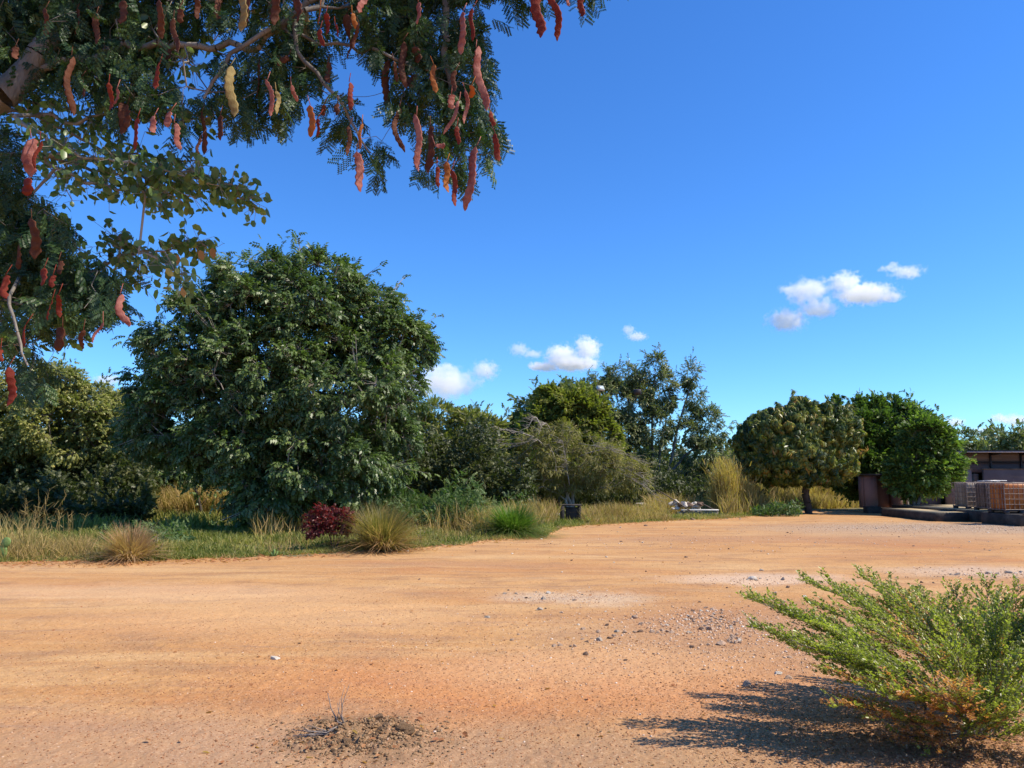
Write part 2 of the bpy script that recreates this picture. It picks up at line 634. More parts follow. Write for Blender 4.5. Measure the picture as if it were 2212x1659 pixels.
def make_ground():
    a = np.concatenate([np.linspace(-180, -42, 50), np.linspace(-41.9, 41.9, 1150), np.linspace(42, 180, 50)])
    a = R(1) * a
    rr = np.concatenate([[.02, 1.0, 2.2, 3.2], np.geomspace(3.7, 13, 560), np.geomspace(13.05, 50, 300), np.geomspace(52, 7000, 50)])
    A, Q = np.meshgrid(a, rr)
    x = np.sin(A) * Q; y = np.cos(A) * Q
    h = ground_h(x.ravel(), y.ravel()).reshape(x.shape)
    h *= np.clip((60 - Q) / 20, 0, 1)
    nr, na = x.shape
    V = np.stack([x.ravel(), y.ravel(), h.ravel()], 1)
    i = np.arange((nr - 1) * (na - 1)); ri = i // (na - 1); ci = i % (na - 1)
    v0 = ri * na + ci
    F = np.stack([v0, v0 + 1, v0 + na + 1, v0 + na], 1)
    fc = V[F].mean(1)
    u = fc[:, 0] / np.maximum(fc[:, 1], .1)
    jit = (noise2(fc[:, 0], fc[:, 1], 1.6, 11) - .5) * .7 + (noise2(fc[:, 0], fc[:, 1], 6, 12) - .5) * .3
    inside = (fc[:, 1] + jit * np.clip(fc[:, 1] / 15, 0, 1.3) < yard_edge(u)) | (fc[:, 1] < 3)
    back = (np.hypot(fc[:, 0], fc[:, 1]) > 60)
    inside &= ~back
    for nm, msk, mat in (('dirt_yard', inside, DIRT), ('ground', ~inside, SOIL)):
        Fm = F[msk]
        used, inv = np.unique(Fm, return_inverse=True)
        o = build(nm, V[used], inv.reshape(-1, 4), mat, smooth=True)
        tag(o, kind='structure')


def dirt_material():
    m, n, out = new_mat('orange_dirt')
    geo = n.nodes.new('ShaderNodeNewGeometry')
    co = geo.outputs['Position']

    def mapped(s):
        mp = n.nodes.new('ShaderNodeMapping'); mp.inputs['Scale'].default_value = s
        n.links.new(co, mp.inputs[0]); return mp.outputs[0]

    def mixc(fac, a, b, bt='MIX'):
        mx = n.nodes.new('ShaderNodeMix'); mx.data_type = 'RGBA'; mx.blend_type = bt
        if isinstance(fac, float): mx.inputs[0].default_value = fac
        else: n.links.new(fac, mx.inputs[0])
        for s, v in ((6, a), (7, b)):
            if isinstance(v, tuple): mx.inputs[s].default_value = (*v, 1)
            else: n.links.new(v, mx.inputs[s])
        return mx.outputs[2]

    def rmp(fac, lo, hi):
        r = n.nodes.new('ShaderNodeMapRange'); r.inputs[1].default_value = lo; r.inputs[2].default_value = hi
        r.clamp = True
        n.links.new(fac, r.inputs[0]); return r.outputs[0]

    def blob(px, py, rx, ry):
        """soft mask of a stain on the ground, 1 inside"""
        c = G(px, py)
        vm = n.nodes.new('ShaderNodeVectorMath'); vm.operation = 'SUBTRACT'
        n.links.new(wco, vm.inputs[0]); vm.inputs[1].default_value = (c[0], c[1], 0)
        vd = n.nodes.new('ShaderNodeVectorMath'); vd.operation = 'MULTIPLY'
        n.links.new(vm.outputs[0], vd.inputs[0]); vd.inputs[1].default_value = (1 / rx, 1 / ry, 0)
        ln = n.nodes.new('ShaderNodeVectorMath'); ln.operation = 'LENGTH'
        n.links.new(vd.outputs[0], ln.inputs[0])
        return rmp(ln.outputs['Value'], 1.15, .45)

    # positions wobbled by noise so that stains have ragged edges
    wn = nz(n, 1.6, 5, .65, co)
    sub = n.nodes.new('ShaderNodeVectorMath'); sub.operation = 'SUBTRACT'
    n.links.new(wn.outputs['Color'], sub.inputs[0]); sub.inputs[1].default_value = (.5, .5, .5)
    sca = n.nodes.new('ShaderNodeVectorMath'); sca.operation = 'SCALE'; sca.inputs['Scale'].default_value = 1.3
    n.links.new(sub.outputs[0], sca.inputs[0])
    add = n.nodes.new('ShaderNodeVectorMath'); add.operation = 'ADD'
    n.links.new(co, add.inputs[0]); n.links.new(sca.outputs[0], add.inputs[1])
    wco = add.outputs[0]

    big = nz(n, .30, 5, .6, mapped((.55, 1.3, 1)))
    base = ramp(n, [(.30, (.400, .178, .068)), (.48, (.470, .245, .092)), (.68, (.520, .305, .130))], big.outputs[0]).outputs[0]
    mid = nz(n, 1.4, 6, .65, mapped((.7, 1.2, 1)))
    base = mixc(rmp(mid.outputs[0], .5, .70), base, (.31, .165, .08))
    # pale dusty wheel tracks, drawn out along the yard
    st = nz(n, 1.0, 7, .62, mapped((.16, .95, 1)), 1.0)
    base = mixc(rmp(st.outputs[0], .50, .84), base, (.580, .375, .180))
    st2 = nz(n, 3.0, 7, .68, mapped((.14, 1.2, 1)), .6)
    base = mixc(rmp(st2.outputs[0], .55, .70), base, (.33, .185, .10))
    st3 = nz(n, 5.5, 6, .7, mapped((.3, 1.0, 1)), .5)
    base = mixc(rmp(st3.outputs[0], .62, .74), base, (.30, .14, .07))
    # browner earth in the foreground and round the stones
    for (px, py, rx, ry, c, k) in (
            (1650, 1370, 2.3, 2.3, (.36, .19, .10), .65), (1106, 1655, 3.6, .75, (.34, .20, .105), .75), (850, 1600, 1.6, .7, (.38, .225, .125), .6), (300, 1600, 1.6, .8, (.40, .24, .14), .6),
            (1750, 1530, 1.7, 1.0, (.46, .26, .14), .5), (1240, 1288, 1.25, .75, (.54, .42, .29), .6), (1640, 1250, 1.7, .8, (.62, .47, .34), .6),
            (2150, 1236, 2.2, .9, (.52, .40, .29), .65), (2120, 1140, 8.0, 3.2, (.34, .26, .185), .85), (1960, 1150, 5.0, 3.0, (.40, .27, .165), .6),
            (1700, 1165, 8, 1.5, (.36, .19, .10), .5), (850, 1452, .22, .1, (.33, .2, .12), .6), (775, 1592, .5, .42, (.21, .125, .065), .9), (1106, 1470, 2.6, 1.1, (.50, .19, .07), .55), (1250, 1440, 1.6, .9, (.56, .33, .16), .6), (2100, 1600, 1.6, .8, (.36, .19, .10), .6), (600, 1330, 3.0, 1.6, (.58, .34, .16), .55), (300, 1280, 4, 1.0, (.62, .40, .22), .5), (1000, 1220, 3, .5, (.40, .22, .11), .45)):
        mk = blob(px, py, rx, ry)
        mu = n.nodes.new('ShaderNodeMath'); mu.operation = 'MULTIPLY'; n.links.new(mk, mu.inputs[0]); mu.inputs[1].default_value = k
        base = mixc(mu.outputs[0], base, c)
    fine = nz(n, 14, 6, .7, co)
    base = mixc(rmp(fine.outputs[0], .56, .86), base, (.28, .125, .06))
    base = mixc(rmp(fine.outputs[0], .40, .10), base, (.60, .38, .22))
    vr = n.nodes.new('ShaderNodeTexVoronoi'); vr.inputs['Scale'].default_value = 34
    n.links.new(co, vr.inputs['Vector'])
    # grit: some cells are small stones, dark or pale
    gm = rmp(vr.outputs['Distance'], .34, .2)
    sepc = n.nodes.new('ShaderNodeSeparateColor'); n.links.new(vr.outputs['Color'], sepc.inputs[0])
    gsel = rmp(sepc.outputs[0], .90, .92)
    mu = n.nodes.new('ShaderNodeMath'); mu.operation = 'MULTIPLY'; n.links.new(gm, mu.inputs[0]); n.links.new(gsel, mu.inputs[1])
    gcol = ramp(n, [(0, (.17, .07, .035)), (.5, (.32, .12, .05)), (.75, (.62, .42, .28))], sepc.outputs[1]).outputs[0]
    base = mixc(mu.outputs[0], base, gcol)
    vr2 = n.nodes.new('ShaderNodeTexVoronoi'); vr2.inputs['Scale'].default_value = 90
    n.links.new(co, vr2.inputs['Vector'])
    sep2 = n.nodes.new('ShaderNodeSeparateColor'); n.links.new(vr2.outputs['Color'], sep2.inputs[0])
    base = mixc(rmp(sep2.outputs[0], .80, 1.3), base, (.30, .12, .055))
    base = mixc(rmp(sep2.outputs[1], .85, 1.25), base, (.66, .45, .29))
    p = n.nodes.new('ShaderNodeBsdfPrincipled')
    n.links.new(base, p.inputs['Base Color'])
    p.inputs['Roughness'].default_value = .95; p.inputs['Specular IOR Level'].default_value = .15
    b1 = n.nodes.new('ShaderNodeBump'); b1.inputs['Strength'].default_value = .8; b1.inputs['Distance'].default_value = .02
    n.links.new(fine.outputs[0], b1.inputs['Height'])
    b2 = n.nodes.new('ShaderNodeBump'); b2.inputs['Strength'].default_value = .6; b2.inputs['Distance'].default_value = .012
    n.links.new(mu.outputs[0], b2.inputs['Height']); n.links.new(b1.outputs[0], b2.inputs['Normal'])
    n3 = nz(n, 60, 4, .7, co)
    b3 = n.nodes.new('ShaderNodeBump'); b3.inputs['Strength'].default_value = .45; b3.inputs['Distance'].default_value = .006
    n.links.new(n3.outputs[0], b3.inputs['Height']); n.links.new(b2.outputs[0], b3.inputs['Normal'])
    n.links.new(b3.outputs[0], p.inputs['Normal'])
    n.links.new(p.outputs[0], out.inputs[0])
    return m


DIRT = dirt_material()
SOIL = plain_mat('grass_soil', (.09, .085, .03), (.22, .17, .08), 2.5, .95, .5)
make_ground()

# ================================================================ CLOUDS
def cloud(lobes, dist, dens, label, cut=.52, nsc=3.2, group=None, seed=0):
    """one volume; lobes (px,py,rx,ry) in picture units"""
    cs = [(W(a, b, dist), rx * dist / F_PX, ry * dist / F_PX) for a, b, rx, ry in lobes]
    lo = np.min([c - np.array([rx, max(rx, ry) * .8, ry]) * 1.35 for c, rx, ry in cs], axis=0)
    hi = np.max([c + np.array([rx, max(rx, ry) * .8, ry]) * 1.35 for c, rx, ry in cs], axis=0)
    ctr = (lo + hi) / 2
    # a rounded hull round the vapour
    t = np.linspace(0, np.pi, 13); ph = np.arange(24) / 24 * 2 * np.pi
    V = [[math.sin(a) * math.cos(b), math.sin(a) * math.sin(b), math.cos(a)] for a in t for b in ph]
    V = np.array(V)
    V = np.sign(V) * np.abs(V) ** .7
    V = V * (hi - lo) / 2 + ctr
    F = np.array([[i * 24 + j, (i + 1) * 24 + j, (i + 1) * 24 + (j + 1) % 24, i * 24 + (j + 1) % 24] for i in range(12) for j in range(24)])
    m, n, out = new_mat('cloud_vapour')
    geo = n.nodes.new('ShaderNodeNewGeometry')
    S = lobes[0][2] * dist / F_PX

    def mth(op, a, b=None):
        x = n.nodes.new('ShaderNodeMath'); x.operation = op
        for i, v in enumerate((a, b)):
            if v is None: continue
            if isinstance(v, (int, float)): x.inputs[i].default_value = v
            else: n.links.new(v, x.inputs[i])
        return x.outputs[0]
    # domain warp
    wn = nz(n, nsc * .55 / S, 3, .55, geo.outputs['Position'])
    sub = n.nodes.new('ShaderNodeVectorMath'); sub.operation = 'SUBTRACT'
    n.links.new(wn.outputs['Color'], sub.inputs[0]); sub.inputs[1].default_value = (.5, .5, .5)
    sca = n.nodes.new('ShaderNodeVectorMath'); sca.operation = 'SCALE'; sca.inputs['Scale'].default_value = S * .95
    n.links.new(sub.outputs[0], sca.inputs[0])
    add = n.nodes.new('ShaderNodeVectorMath'); add.operation = 'ADD'
    n.links.new(geo.outputs['Position'], add.inputs[0]); n.links.new(sca.outputs[0], add.inputs[1])
    tot = None
    for c, rx, ry in cs:
        s1 = n.nodes.new('ShaderNodeVectorMath'); s1.operation = 'SUBTRACT'
        n.links.new(add.outputs[0], s1.inputs[0]); s1.inputs[1].default_value = tuple(c)
        s2 = n.nodes.new('ShaderNodeVectorMath'); s2.operation = 'MULTIPLY'
        n.links.new(s1.outputs[0], s2.inputs[0]); s2.inputs[1].default_value = (1 / rx, 1 / (max(rx, ry) * .8), 1 / ry)
        s3 = n.nodes.new('ShaderNodeVectorMath'); s3.operation = 'LENGTH'
        n.links.new(s2.outputs[0], s3.inputs[0])
        v = mth('SUBTRACT', 1.0, s3.outputs['Value'])
        tot = v if tot is None else mth('MAXIMUM', tot, v)
    nn = nz(n, nsc / S, 6, .6, geo.outputs['Position'])
    f = mth('ADD', mth('MULTIPLY', tot, .9), mth('MULTIPLY', mth('SUBTRACT', nn.outputs[0], cut - .03), 2.1))
    mr = n.nodes.new('ShaderNodeMapRange'); mr.inputs[1].default_value = 0.0; mr.inputs[2].default_value = .62
    mr.interpolation_type = 'SMOOTHSTEP'
    n.links.new(f, mr.inputs[0])
    d = mth('MULTIPLY', mr.outputs[0], dens / S * 2.2)
    pv = n.nodes.new('ShaderNodeVolumePrincipled')
    pv.inputs['Color'].default_value = (1, 1, 1, 1)
    pv.inputs['Anisotropy'].default_value = .1
    n.links.new(d, pv.inputs['Density'])
    n.links.new(pv.outputs[0], out.inputs['Volume'])
    m.cycles.volume_step_rate = .35
    o = build('cloud', V - ctr, F, m, smooth=True)
    o.location = tuple(ctr)
    tag(o, label, 'cloud', group)


cloud([(960, 830, 72, 30), (905, 835, 60, 26), (955, 800, 45, 18)], 1500, 1.0, 'bright white flat-based cloud just right of the big tree crown', .47)
cloud([(1048, 800, 28, 20)], 1500, .5, 'small greyish puff of cloud touching the white cloud beside the big tree', .45)
cloud([(1268, 755, 27, 27), (1215, 772, 34, 26), (1240, 786, 52, 14), (1172, 792, 34, 9)], 1500, .9, 'white two-humped cloud above the left part of the spiry tree', .45)
cloud([(1122, 755, 22, 13), (1150, 765, 22, 8)], 1500, .35, 'thin wispy cloud left of the two-humped cloud', .46)
cloud([(1358, 713, 14, 11), (1376, 727, 22, 9)], 1500, .3, 'small faint diagonal cloud streak high between the two larger cloud groups', .46)
cloud([(1745, 628, 48, 26), (1715, 625, 32, 10), (1770, 668, 42, 18), (1750, 652, 26, 18)], 1500, .85, 'white ragged cloud with a tail bending down, left one of the highest group', .48)
cloud([(1825, 612, 34, 26), (1868, 635, 62, 20), (1915, 642, 34, 9)], 1500, .85, 'long white cloud tapering to the right in the highest group', .47)
cloud([(1700, 692, 40, 24)], 1500, .8, 'small round white cloud at the bottom of the highest group', .46)
cloud([(1960, 588, 34, 12), (1925, 578, 22, 9)], 1500, .6, 'small white cloud alone at the top right, highest of all', .46)
cloud([(2062, 912, 20, 9)], 1800, .5, 'tiny white cloud low above the citrus trees', .44)
cloud([(2185, 908, 40, 10), (2160, 902, 20, 8)], 1800, .7, 'small elongated white cloud low at the right edge of the sky', .44)
cloud([(2130, 930, 32, 6)], 1800, .4, 'faint flat cloud just above the far trees behind the shed', .44)
cloud([(232, 822, 26, 12)], 1800, .5, 'small pale cloud in the gap between the left tree and the big tree', .44)
cloud([(1130, 903, 44, 7)], 1800, .25, 'faint flat cloud low over the olive trees in the middle', .44)

# ================================================================ GRASS AND LOW GROWTH
T_BLADE = t_blade(); T_B2 = t_blade2(); T_RL = roundleaf()
GRASS_M = leaf_mat('grass_green', [(0, (0.070, 0.091, 0.017)), (.4, (0.148, 0.165, 0.033)), (.75, (0.317, 0.264, 0.075)), (1, (0.555, 0.380, 0.149))], .6, .3)
WEED_M = leaf_mat('weed_green', [(0, (0.043, 0.076, 0.022)), (.6, (0.100, 0.153, 0.046)), (1, (0.228, 0.242, 0.090))], .55, .3)
DRY_M = leaf_mat('dry_grass', [(0, (0.115, 0.081, 0.034)), (.35, (0.299, 0.196, 0.069)), (.7, (0.460, 0.322, 0.127)), (1, (0.667, 0.506, 0.230))], .65, .3)
BUSH_M = leaf_mat('bush_green', [(0, (0.030, 0.041, 0.012)), (.6, (0.075, 0.086, 0.028)), (1, (0.170, 0.162, 0.060))], .5, .25)


def field(name, mat, regs, seed, T=T_BLADE, clump=.8, cs=1.2):
    """regs: (px0, px1, d0, d1, count, hmin, hmax, width, lean) - distances beyond the yard edge, metres"""
    r = rng(seed)
    Ps, Hs, Ws, Ls = [], [], [], []
    for px0, px1, d0, d1, cnt, h0, h1, wd, lean in regs:
        u = (px0 + (px1 - px0) * r.random(cnt) - CX) / F_PX
        e = yard_edge(u)
        d = d0 + (d1 - d0) * r.random(cnt) ** 1.0
        y = e + d; x = u * y
        k = noise2(x, y, cs, seed)
        keep = r.random(cnt) < np.clip((k - .5) * 3 * clump + .55, .22, 1)
        x, y, k = x[keep], y[keep], k[keep]
        n = len(x)
        Ps.append(np.stack([x, y, ground_h(x, y) - .01], 1))
        Hs.append((h0 + (h1 - h0) * r.random(n)) * (.6 + .7 * k)); Ws.append(np.full(n, wd) * (.6 + .8 * r.random(n)))
        Ls.append(np.full(n, lean))
    P = np.concatenate(Ps); H = np.concatenate(Hs); Wd = np.concatenate(Ws); L = np.concatenate(Ls)
    n = len(P)
    D = np.stack([r.normal(size=n) * L, r.normal(size=n) * L, np.ones(n)], 1)
    N = r.normal(size=(n, 3)) * [1, 1, .1]
    V, F, Tn = inst(T, P, D, N, np.stack([H, Wd, H], 1), r)
    Tn = .6 * Tn + .4 * np.repeat(noise2(P[:, 0], P[:, 1], .8, seed + 5), len(T[1]))
    o = build(name, V, F, mat, None, Tn)
    return o


tag(field('short_grass', GRASS_M, [(-250, 1720, 0, 1.2, 42000, .04, .14, .018, .6), (-250, 1650, .8, 9, 110000, .08, .26, .026, .5), (-200, 1600, 8, 20, 30000, .2, .5, .05, .4),
     (1700, 2300, 0, 1.0, 1500, .03, .10, .02, .6)], 21), kind='stuff')
tag(field('dry_grass', DRY_M, [
    (-200, 210, .2, 3.2, 4200, .15, .42, .013, .5), (-200, 90, 1.2, 3.2, 900, .4, .85, .012, .22), (200, 420, .3, 1.6, 900, .1, .25, .012, .5), (350, 545, 15, 20, 9000, .7, 1.4, .035, .3),
    (1000, 1200, 2.5, 7, 6000, .35, .9, .022, .35), (1260, 1440, 1.5, 6, 8000, .25, .7, .02, .4), (1270, 1440, .2, 2.5, 6000, .12, .4, .018, .5), (1440, 1570, .2, 1.6, 2200, .05, .14, .016, .5), (1555, 1720, 1.5, 9, 9000, .5, 1.3, .03, .35), (1400, 1560, 4.0, 9, 6000, .4, 1.1, .03, .35),
    (1590, 1900, 5, 15, 34000, .7, 1.8, .04, .3), (1700, 1870, 3.0, 7, 7000, .3, .8, .025, .35), (560, 1050, 4, 9, 5000, .4, .9, .02, .3),
    (560, 1050, .5, 4, 1600, .15, .35, .012, .4), (1640, 1720, .4, 2, 900, .1, .4, .02, .5), (-250, 1000, 0, .6, 2500, .03, .12, .012, .9),
    (1000, 1650, -.2, .5, 3500, .04, .16, .016, .9)], 22, cs=1.0), kind='stuff')


def thicket(name, mat, regs, seed, T, size, label=None):
    """low dense bushes nobody could count: regs (px0,px1,y0,y1,zmax,count)"""
    r = rng(seed)
    Ps = []
    for px0, px1, y0, y1, z1, cnt in regs:
        y = y0 + (y1 - y0) * r.random(cnt)
        x = (px0 + (px1 - px0) * r.random(cnt) - CX) / F_PX * y
        top = z1 * (.2 + 1.2 * noise2(x, y * .6, .7, seed)) * (.6 + .8 * noise2(x, y, 2.2, seed + 1))
        z = top * r.random(cnt) ** .6
        Ps.append(np.stack([x, y, z], 1))
    P = np.concatenate(Ps); n = len(P)
    D = norm(r.normal(size=(n, 3)) + [0, -.2, .35]); N = norm(r.normal(size=(n, 3)) * .6 + [0, -.3, 1])
    V, F, Tn = inst(T, P, D, N, size * (.6 + .8 * r.random(n)), r)
    Tn = .5 * Tn + .5 * np.repeat(noise2(P[:, 0], P[:, 2] + P[:, 1], .9, seed + 3), len(T[1]))
    return tag(build(name, V, F, mat, None, Tn), kind='stuff')


SPRAY = t_spray(8, .32, .17, seed=1)
SPRAY_W = t_spray(8, .34, .24, seed=2)
thicket('weeds', WEED_M, [(650, 1040, 23, 26, 1.1, 6000), (1000, 1170, 28, 31, .8, 1500), (1560, 1650, 38, 44, .8, 1500), (230, 420, 18, 22, .3, 900),
                          (1620, 1720, 33, 34.5, .45, 700)], 31, SPRAY, .2)
thicket('undergrowth', BUSH_M, [(-300, 345, 29, 36, 3.0, 20000), (345, 550, 37, 42, 3.2, 9000), (550, 1150, 29, 36, 3.0, 20000), (-300, 330, 25.5, 29, 1.7, 12000), (1050, 1650, 38, 50, 1.8, 16000), (1400, 2150, 48, 62, 2.6, 22000)], 32, SPRAY_W, .28)
thicket('distant_woodland', BUSH_M, [(-600, 2900, 85, 120, 5.0, 26000)], 33, SPRAY_W, 1.5)


def grass_clump(name, label, px, py, wid, hgt, nb, mat, seed, bw=.014, spread=1.0, curv=1.0, litter=0.0):
    r = rng(seed)
    c = G(px, py)
    c[1] += wid * .22
    root = empty(name, (c[0], c[1], 0), label, 'grass clump')
    a = r.random(nb) * 2 * np.pi; q = np.sqrt(r.random(nb)) * wid * .16
    P = np.stack([c[0] + np.cos(a) * q, c[1] + np.sin(a) * q, np.zeros(nb)], 1)
    lean = np.abs(r.normal(size=nb)) * .8 * spread + .05
    a2 = a + r.normal(size=nb) * .5
    D = np.stack([np.cos(a2) * lean, np.sin(a2) * lean, np.ones(nb)], 1)
    N = np.stack([-np.cos(a2), -np.sin(a2), lean], 1) + r.normal(size=(nb, 3)) * .25
    H = hgt * (.55 + .6 * r.random(nb)) * (1 + .15 * lean)
    tv, tf, tl = t_blade()
    tv = tv.copy(); tv[:, 2] = -.62 * curv * tv[:, 0] ** 2.2
    V, F, Tn = inst((tv, tf, tl), P, D, N, np.stack([H, np.full(nb, bw), H * (.35 + np.minimum(lean, 1.2))], 1), r)
    V[:, 2] = np.maximum(V[:, 2], .01)
    # older outer blades are drier
    Tn = np.clip(.65 * Tn + .35 * np.repeat(np.clip(lean, 0, 1), len(tf)), 0, 1)
    build('blades', V, F, mat, root, Tn)
    return root


CL_GREEN = leaf_mat('clump_green', [(0, (0.048, 0.096, 0.014)), (.5, (0.095, 0.160, 0.024)), (.85, (0.171, 0.192, 0.060)), (1, (0.380, 0.272, 0.168))], .45, .35)
CL_OLIVE = leaf_mat('clump_olive', [(0, (0.084, 0.097, 0.022)), (.4, (0.200, 0.162, 0.055)), (.7, (0.357, 0.227, 0.110)), (1, (0.525, 0.308, 0.209))], .5, .35)
CL_DRY = leaf_mat('clump_dry', [(0, (.14, .13, .04)), (.3, (.32, .18, .09)), (.7, (.45, .28, .16)), (1, (.58, .42, .26))], .6, .3)
grass_clump('grass_clump', 'bright green clump of long arching grass blades at the yard edge', 1108, 1160, 1.65, .92, 2600, CL_GREEN, 41, .018, 1.0, 1.0)
grass_clump('grass_clump', 'yellow-green clump of long grass with straw tips beside the red shrub', 820, 1192, 1.25, 1.02, 2400, CL_OLIVE, 42, .014, .8, .7)
grass_clump('grass_clump', 'low dried-out reddish brown grass clump at the left of the yard edge', 268, 1215, 1.1, .72, 1700, CL_DRY, 43, .011, .95, .6)

# tall golden tuft standing beside the mango tree
r_ = rng(44)
c_ = G(1572, 1113)
rt = empty('tall_grass_tuft', (c_[0], c_[1], 0), 'tall golden dry grass tuft standing left of the mango tree', 'grass tuft')
nb = 2600
cc = r_.choice(4, nb, p=[.4, .25, .2, .15]); off = np.array([[0, 0], [.35, .3], [-.3, .2], [.95, .5]])[cc]; hh = np.array([2.5, 1.7, 1.3, 1.6])[cc]
P_ = np.stack([c_[0] + off[:, 0] + r_.normal(size=nb) * .16, c_[1] + off[:, 1] + r_.normal(size=nb) * .2, np.zeros(nb)], 1)
D_ = np.stack([r_.normal(size=nb) * .13 + off[:, 0] * .05, r_.normal(size=nb) * .13, np.ones(nb)], 1)
H_ = hh * (.45 + .6 * r_.random(nb))
V_, F_, T_ = inst(T_BLADE, P_, D_, r_.normal(size=(nb, 3)), np.stack([H_, np.full(nb, .028), H_ * .7], 1), r_)
# feathery seed heads
k_ = r_.random(nb) < .3
top = P_[k_] + norm(D_[k_]) * H_[k_][:, None] * .9
V2, F2, T2 = inst(SPRAY, top, D_[k_] + r_.normal(size=(k_.sum(), 3)) * .3, r_.normal(size=(k_.sum(), 3)), np.full(k_.sum(), .28) * [[1], [.4], [1]] if False else np.stack([np.full(k_.sum(), .32), np.full(k_.sum(), .12), np.full(k_.sum(), .12)], 1), r_)
V_, F_, T_ = merge([(V_, F_, T_), (V2, F2, T2)])
build('blades', V_, F_, leaf_mat('golden_grass', [(0, (.20, .17, .05)), (.5, (.42, .29, .10)), (1, (.60, .40, .19))], .6, .35), rt, T_)

# dry reed-like stalks at far left
r_ = rng(45)
for i, (px, py, h) in enumerate([(28, 1196, 1.15), (60, 1198, 1.35), (92, 1200, 1.0), (118, 1196, .95)]):
    c_ = G(px, py); c_[1] += .5
    rt = empty('dry_stalk_plant', (c_[0], c_[1], 0), ['pale dry grass stalk plant nearest the left edge of the photo', 'tallest pale dry grass stalk plant in front of the dark thicket',
               'pale dry grass stalk plant just right of the tallest stalk', 'shortest and rightmost of the pale dry stalk plants at left'][i], 'dry plant', 'dry stalks in front of the dark left thicket')
    parts = []
    for j in range(7):
        a = r_.normal(size=2) * .09
        pts = [c_ + [r_.normal() * .05, r_.normal() * .05, 0]]
        for s in (.33, .66, 1):
            pts.append(pts[0] + np.array([a[0] * h * s * s * 2, a[1] * h * s, h * s * (.75 + .3 * r_.random())]))
        pts = np.array(pts)
        pts = pts[np.argsort(pts[:, 2])]
        parts.append(polytube(pts, [.0035, .003, .0025, .0015], 4))
        n = 9
        q = r_.random(n); B = pts[0] + (pts[-1] - pts[0]) * q[:, None]
        parts.append(inst(T_BLADE, B, np.stack([r_.normal(size=n), r_.normal(size=n), np.ones(n) * .9], 1), r_.normal(size=(n, 3)), np.stack([np.full(n, .18), np.full(n, .009), np.full(n, .18)], 1), r_))
    build('stalks', *merge(parts)[:2], DRY_M, rt, merge(parts)[2])

# ================================================================ TREES
BIGLEAF = leaf_mat('big_tree_leaf', [(0, (0.035, 0.057, 0.017)), (.5, (0.080, 0.123, 0.037)), (.85, (0.143, 0.187, 0.054)), (1, (0.297, 0.316, 0.100))], .42, .22, spec=.38)
OLIVE = leaf_mat('olive_leaf', [(0, (0.086, 0.096, 0.023)), (.5, (0.205, 0.210, 0.055)), (.85, (0.330, 0.300, 0.085)), (1, (0.554, 0.432, 0.130))], .45, .28)
DULL = leaf_mat('dull_leaf', [(0, (0.066, 0.084, 0.033)), (.5, (0.145, 0.166, 0.063)), (.85, (0.263, 0.249, 0.105)), (1, (0.499, 0.356, 0.164))], .42, .25)
LIME = leaf_mat('lime_leaf', [(0, (0.079, 0.095, 0.021)), (.5, (0.185, 0.190, 0.039)), (.9, (0.317, 0.295, 0.065)), (1, (0.485, 0.332, 0.082))], .45, .35)
SHRUBL = leaf_mat('shrub_leaf', [(0, (0.105, 0.094, 0.025)), (.5, (0.211, 0.189, 0.050)), (.85, (0.308, 0.262, 0.074)), (1, (0.407, 0.282, 0.119))], .5, .28)
MANGOL = leaf_mat('mango_leaf', [(0, (0.016, 0.034, 0.008)), (.44, (0.055, 0.085, 0.015)), (.60, (0.20, 0.215, 0.030)), (.82, (0.28, 0.22, 0.045)), (.94, (0.476, 0.187, 0.060)), (1, (0.578, 0.340, 0.136))], .38, .22)
CITRUS = leaf_mat('citrus_leaf', [(0, (0.031, 0.061, 0.015)), (.5, (0.092, 0.144, 0.032)), (.85, (0.211, 0.277, 0.055)), (1, (0.445, 0.398, 0.119))], .42, .30)
RED_M = leaf_mat('red_leaf', [(0, (0.045, 0.013, 0.010)), (.5, (0.117, 0.027, 0.025)), (.85, (0.180, 0.049, 0.036)), (1, (0.360, 0.108, 0.029))], .42, .3, (0.405, 0.032, 0.029))

PIN = t_pinnate(3, .42, .21, .35, seed=3)
PIN2 = t_pinnate(3, .38, .24, .2, seed=4)
WH = t_whorl(10, .9, .19, seed=5)

# the big dark green tree
b0 = G(590, 1150)
dB = b0[1]
big_lobes = [(560, 610, 95, 78, .3), (680, 625, 105, 80, .2), (610, 700, 170, 130, 0), (770, 680, 95, 90, .6), (420, 740, 115, 115, 0),
             (340, 810, 70, 80, .8), (840, 770, 95, 110, .3), (560, 820, 190, 130, -.6), (740, 850, 165, 140, -.5), (400, 900, 120, 90, -.3),
             (500, 960, 110, 80, -1.0), (690, 1000, 150, 110, -.8), (820, 960, 75, 120, -.2), (590, 1060, 95, 75, -1.0), (760, 1040, 70, 55, -1.0),
             (330, 960, 60, 60, 1.0), (460, 1002, 70, 38, 0), (870, 850, 50, 90, .2), (300, 860, 28, 26, 1), (900, 740, 30, 35, .5)]
tb = []
B_ = np.array([b0[0], b0[1], 0])
for (px, py, dy) in ((600, 640, 0), (520, 700, .8), (700, 700, .5), (420, 820, -.5), (800, 800, 1), (480, 960, -1.8)):
    e = W(px, py, dB + dy)
    m1 = B_ * [1, 1, 0] + [0, 0, 1.2]
    tb.append([tuple(B_ + [0, 0, -.1]), tuple(m1), tuple(m1 * .55 + e * .45 + [0, 0, .25]), tuple(e)])
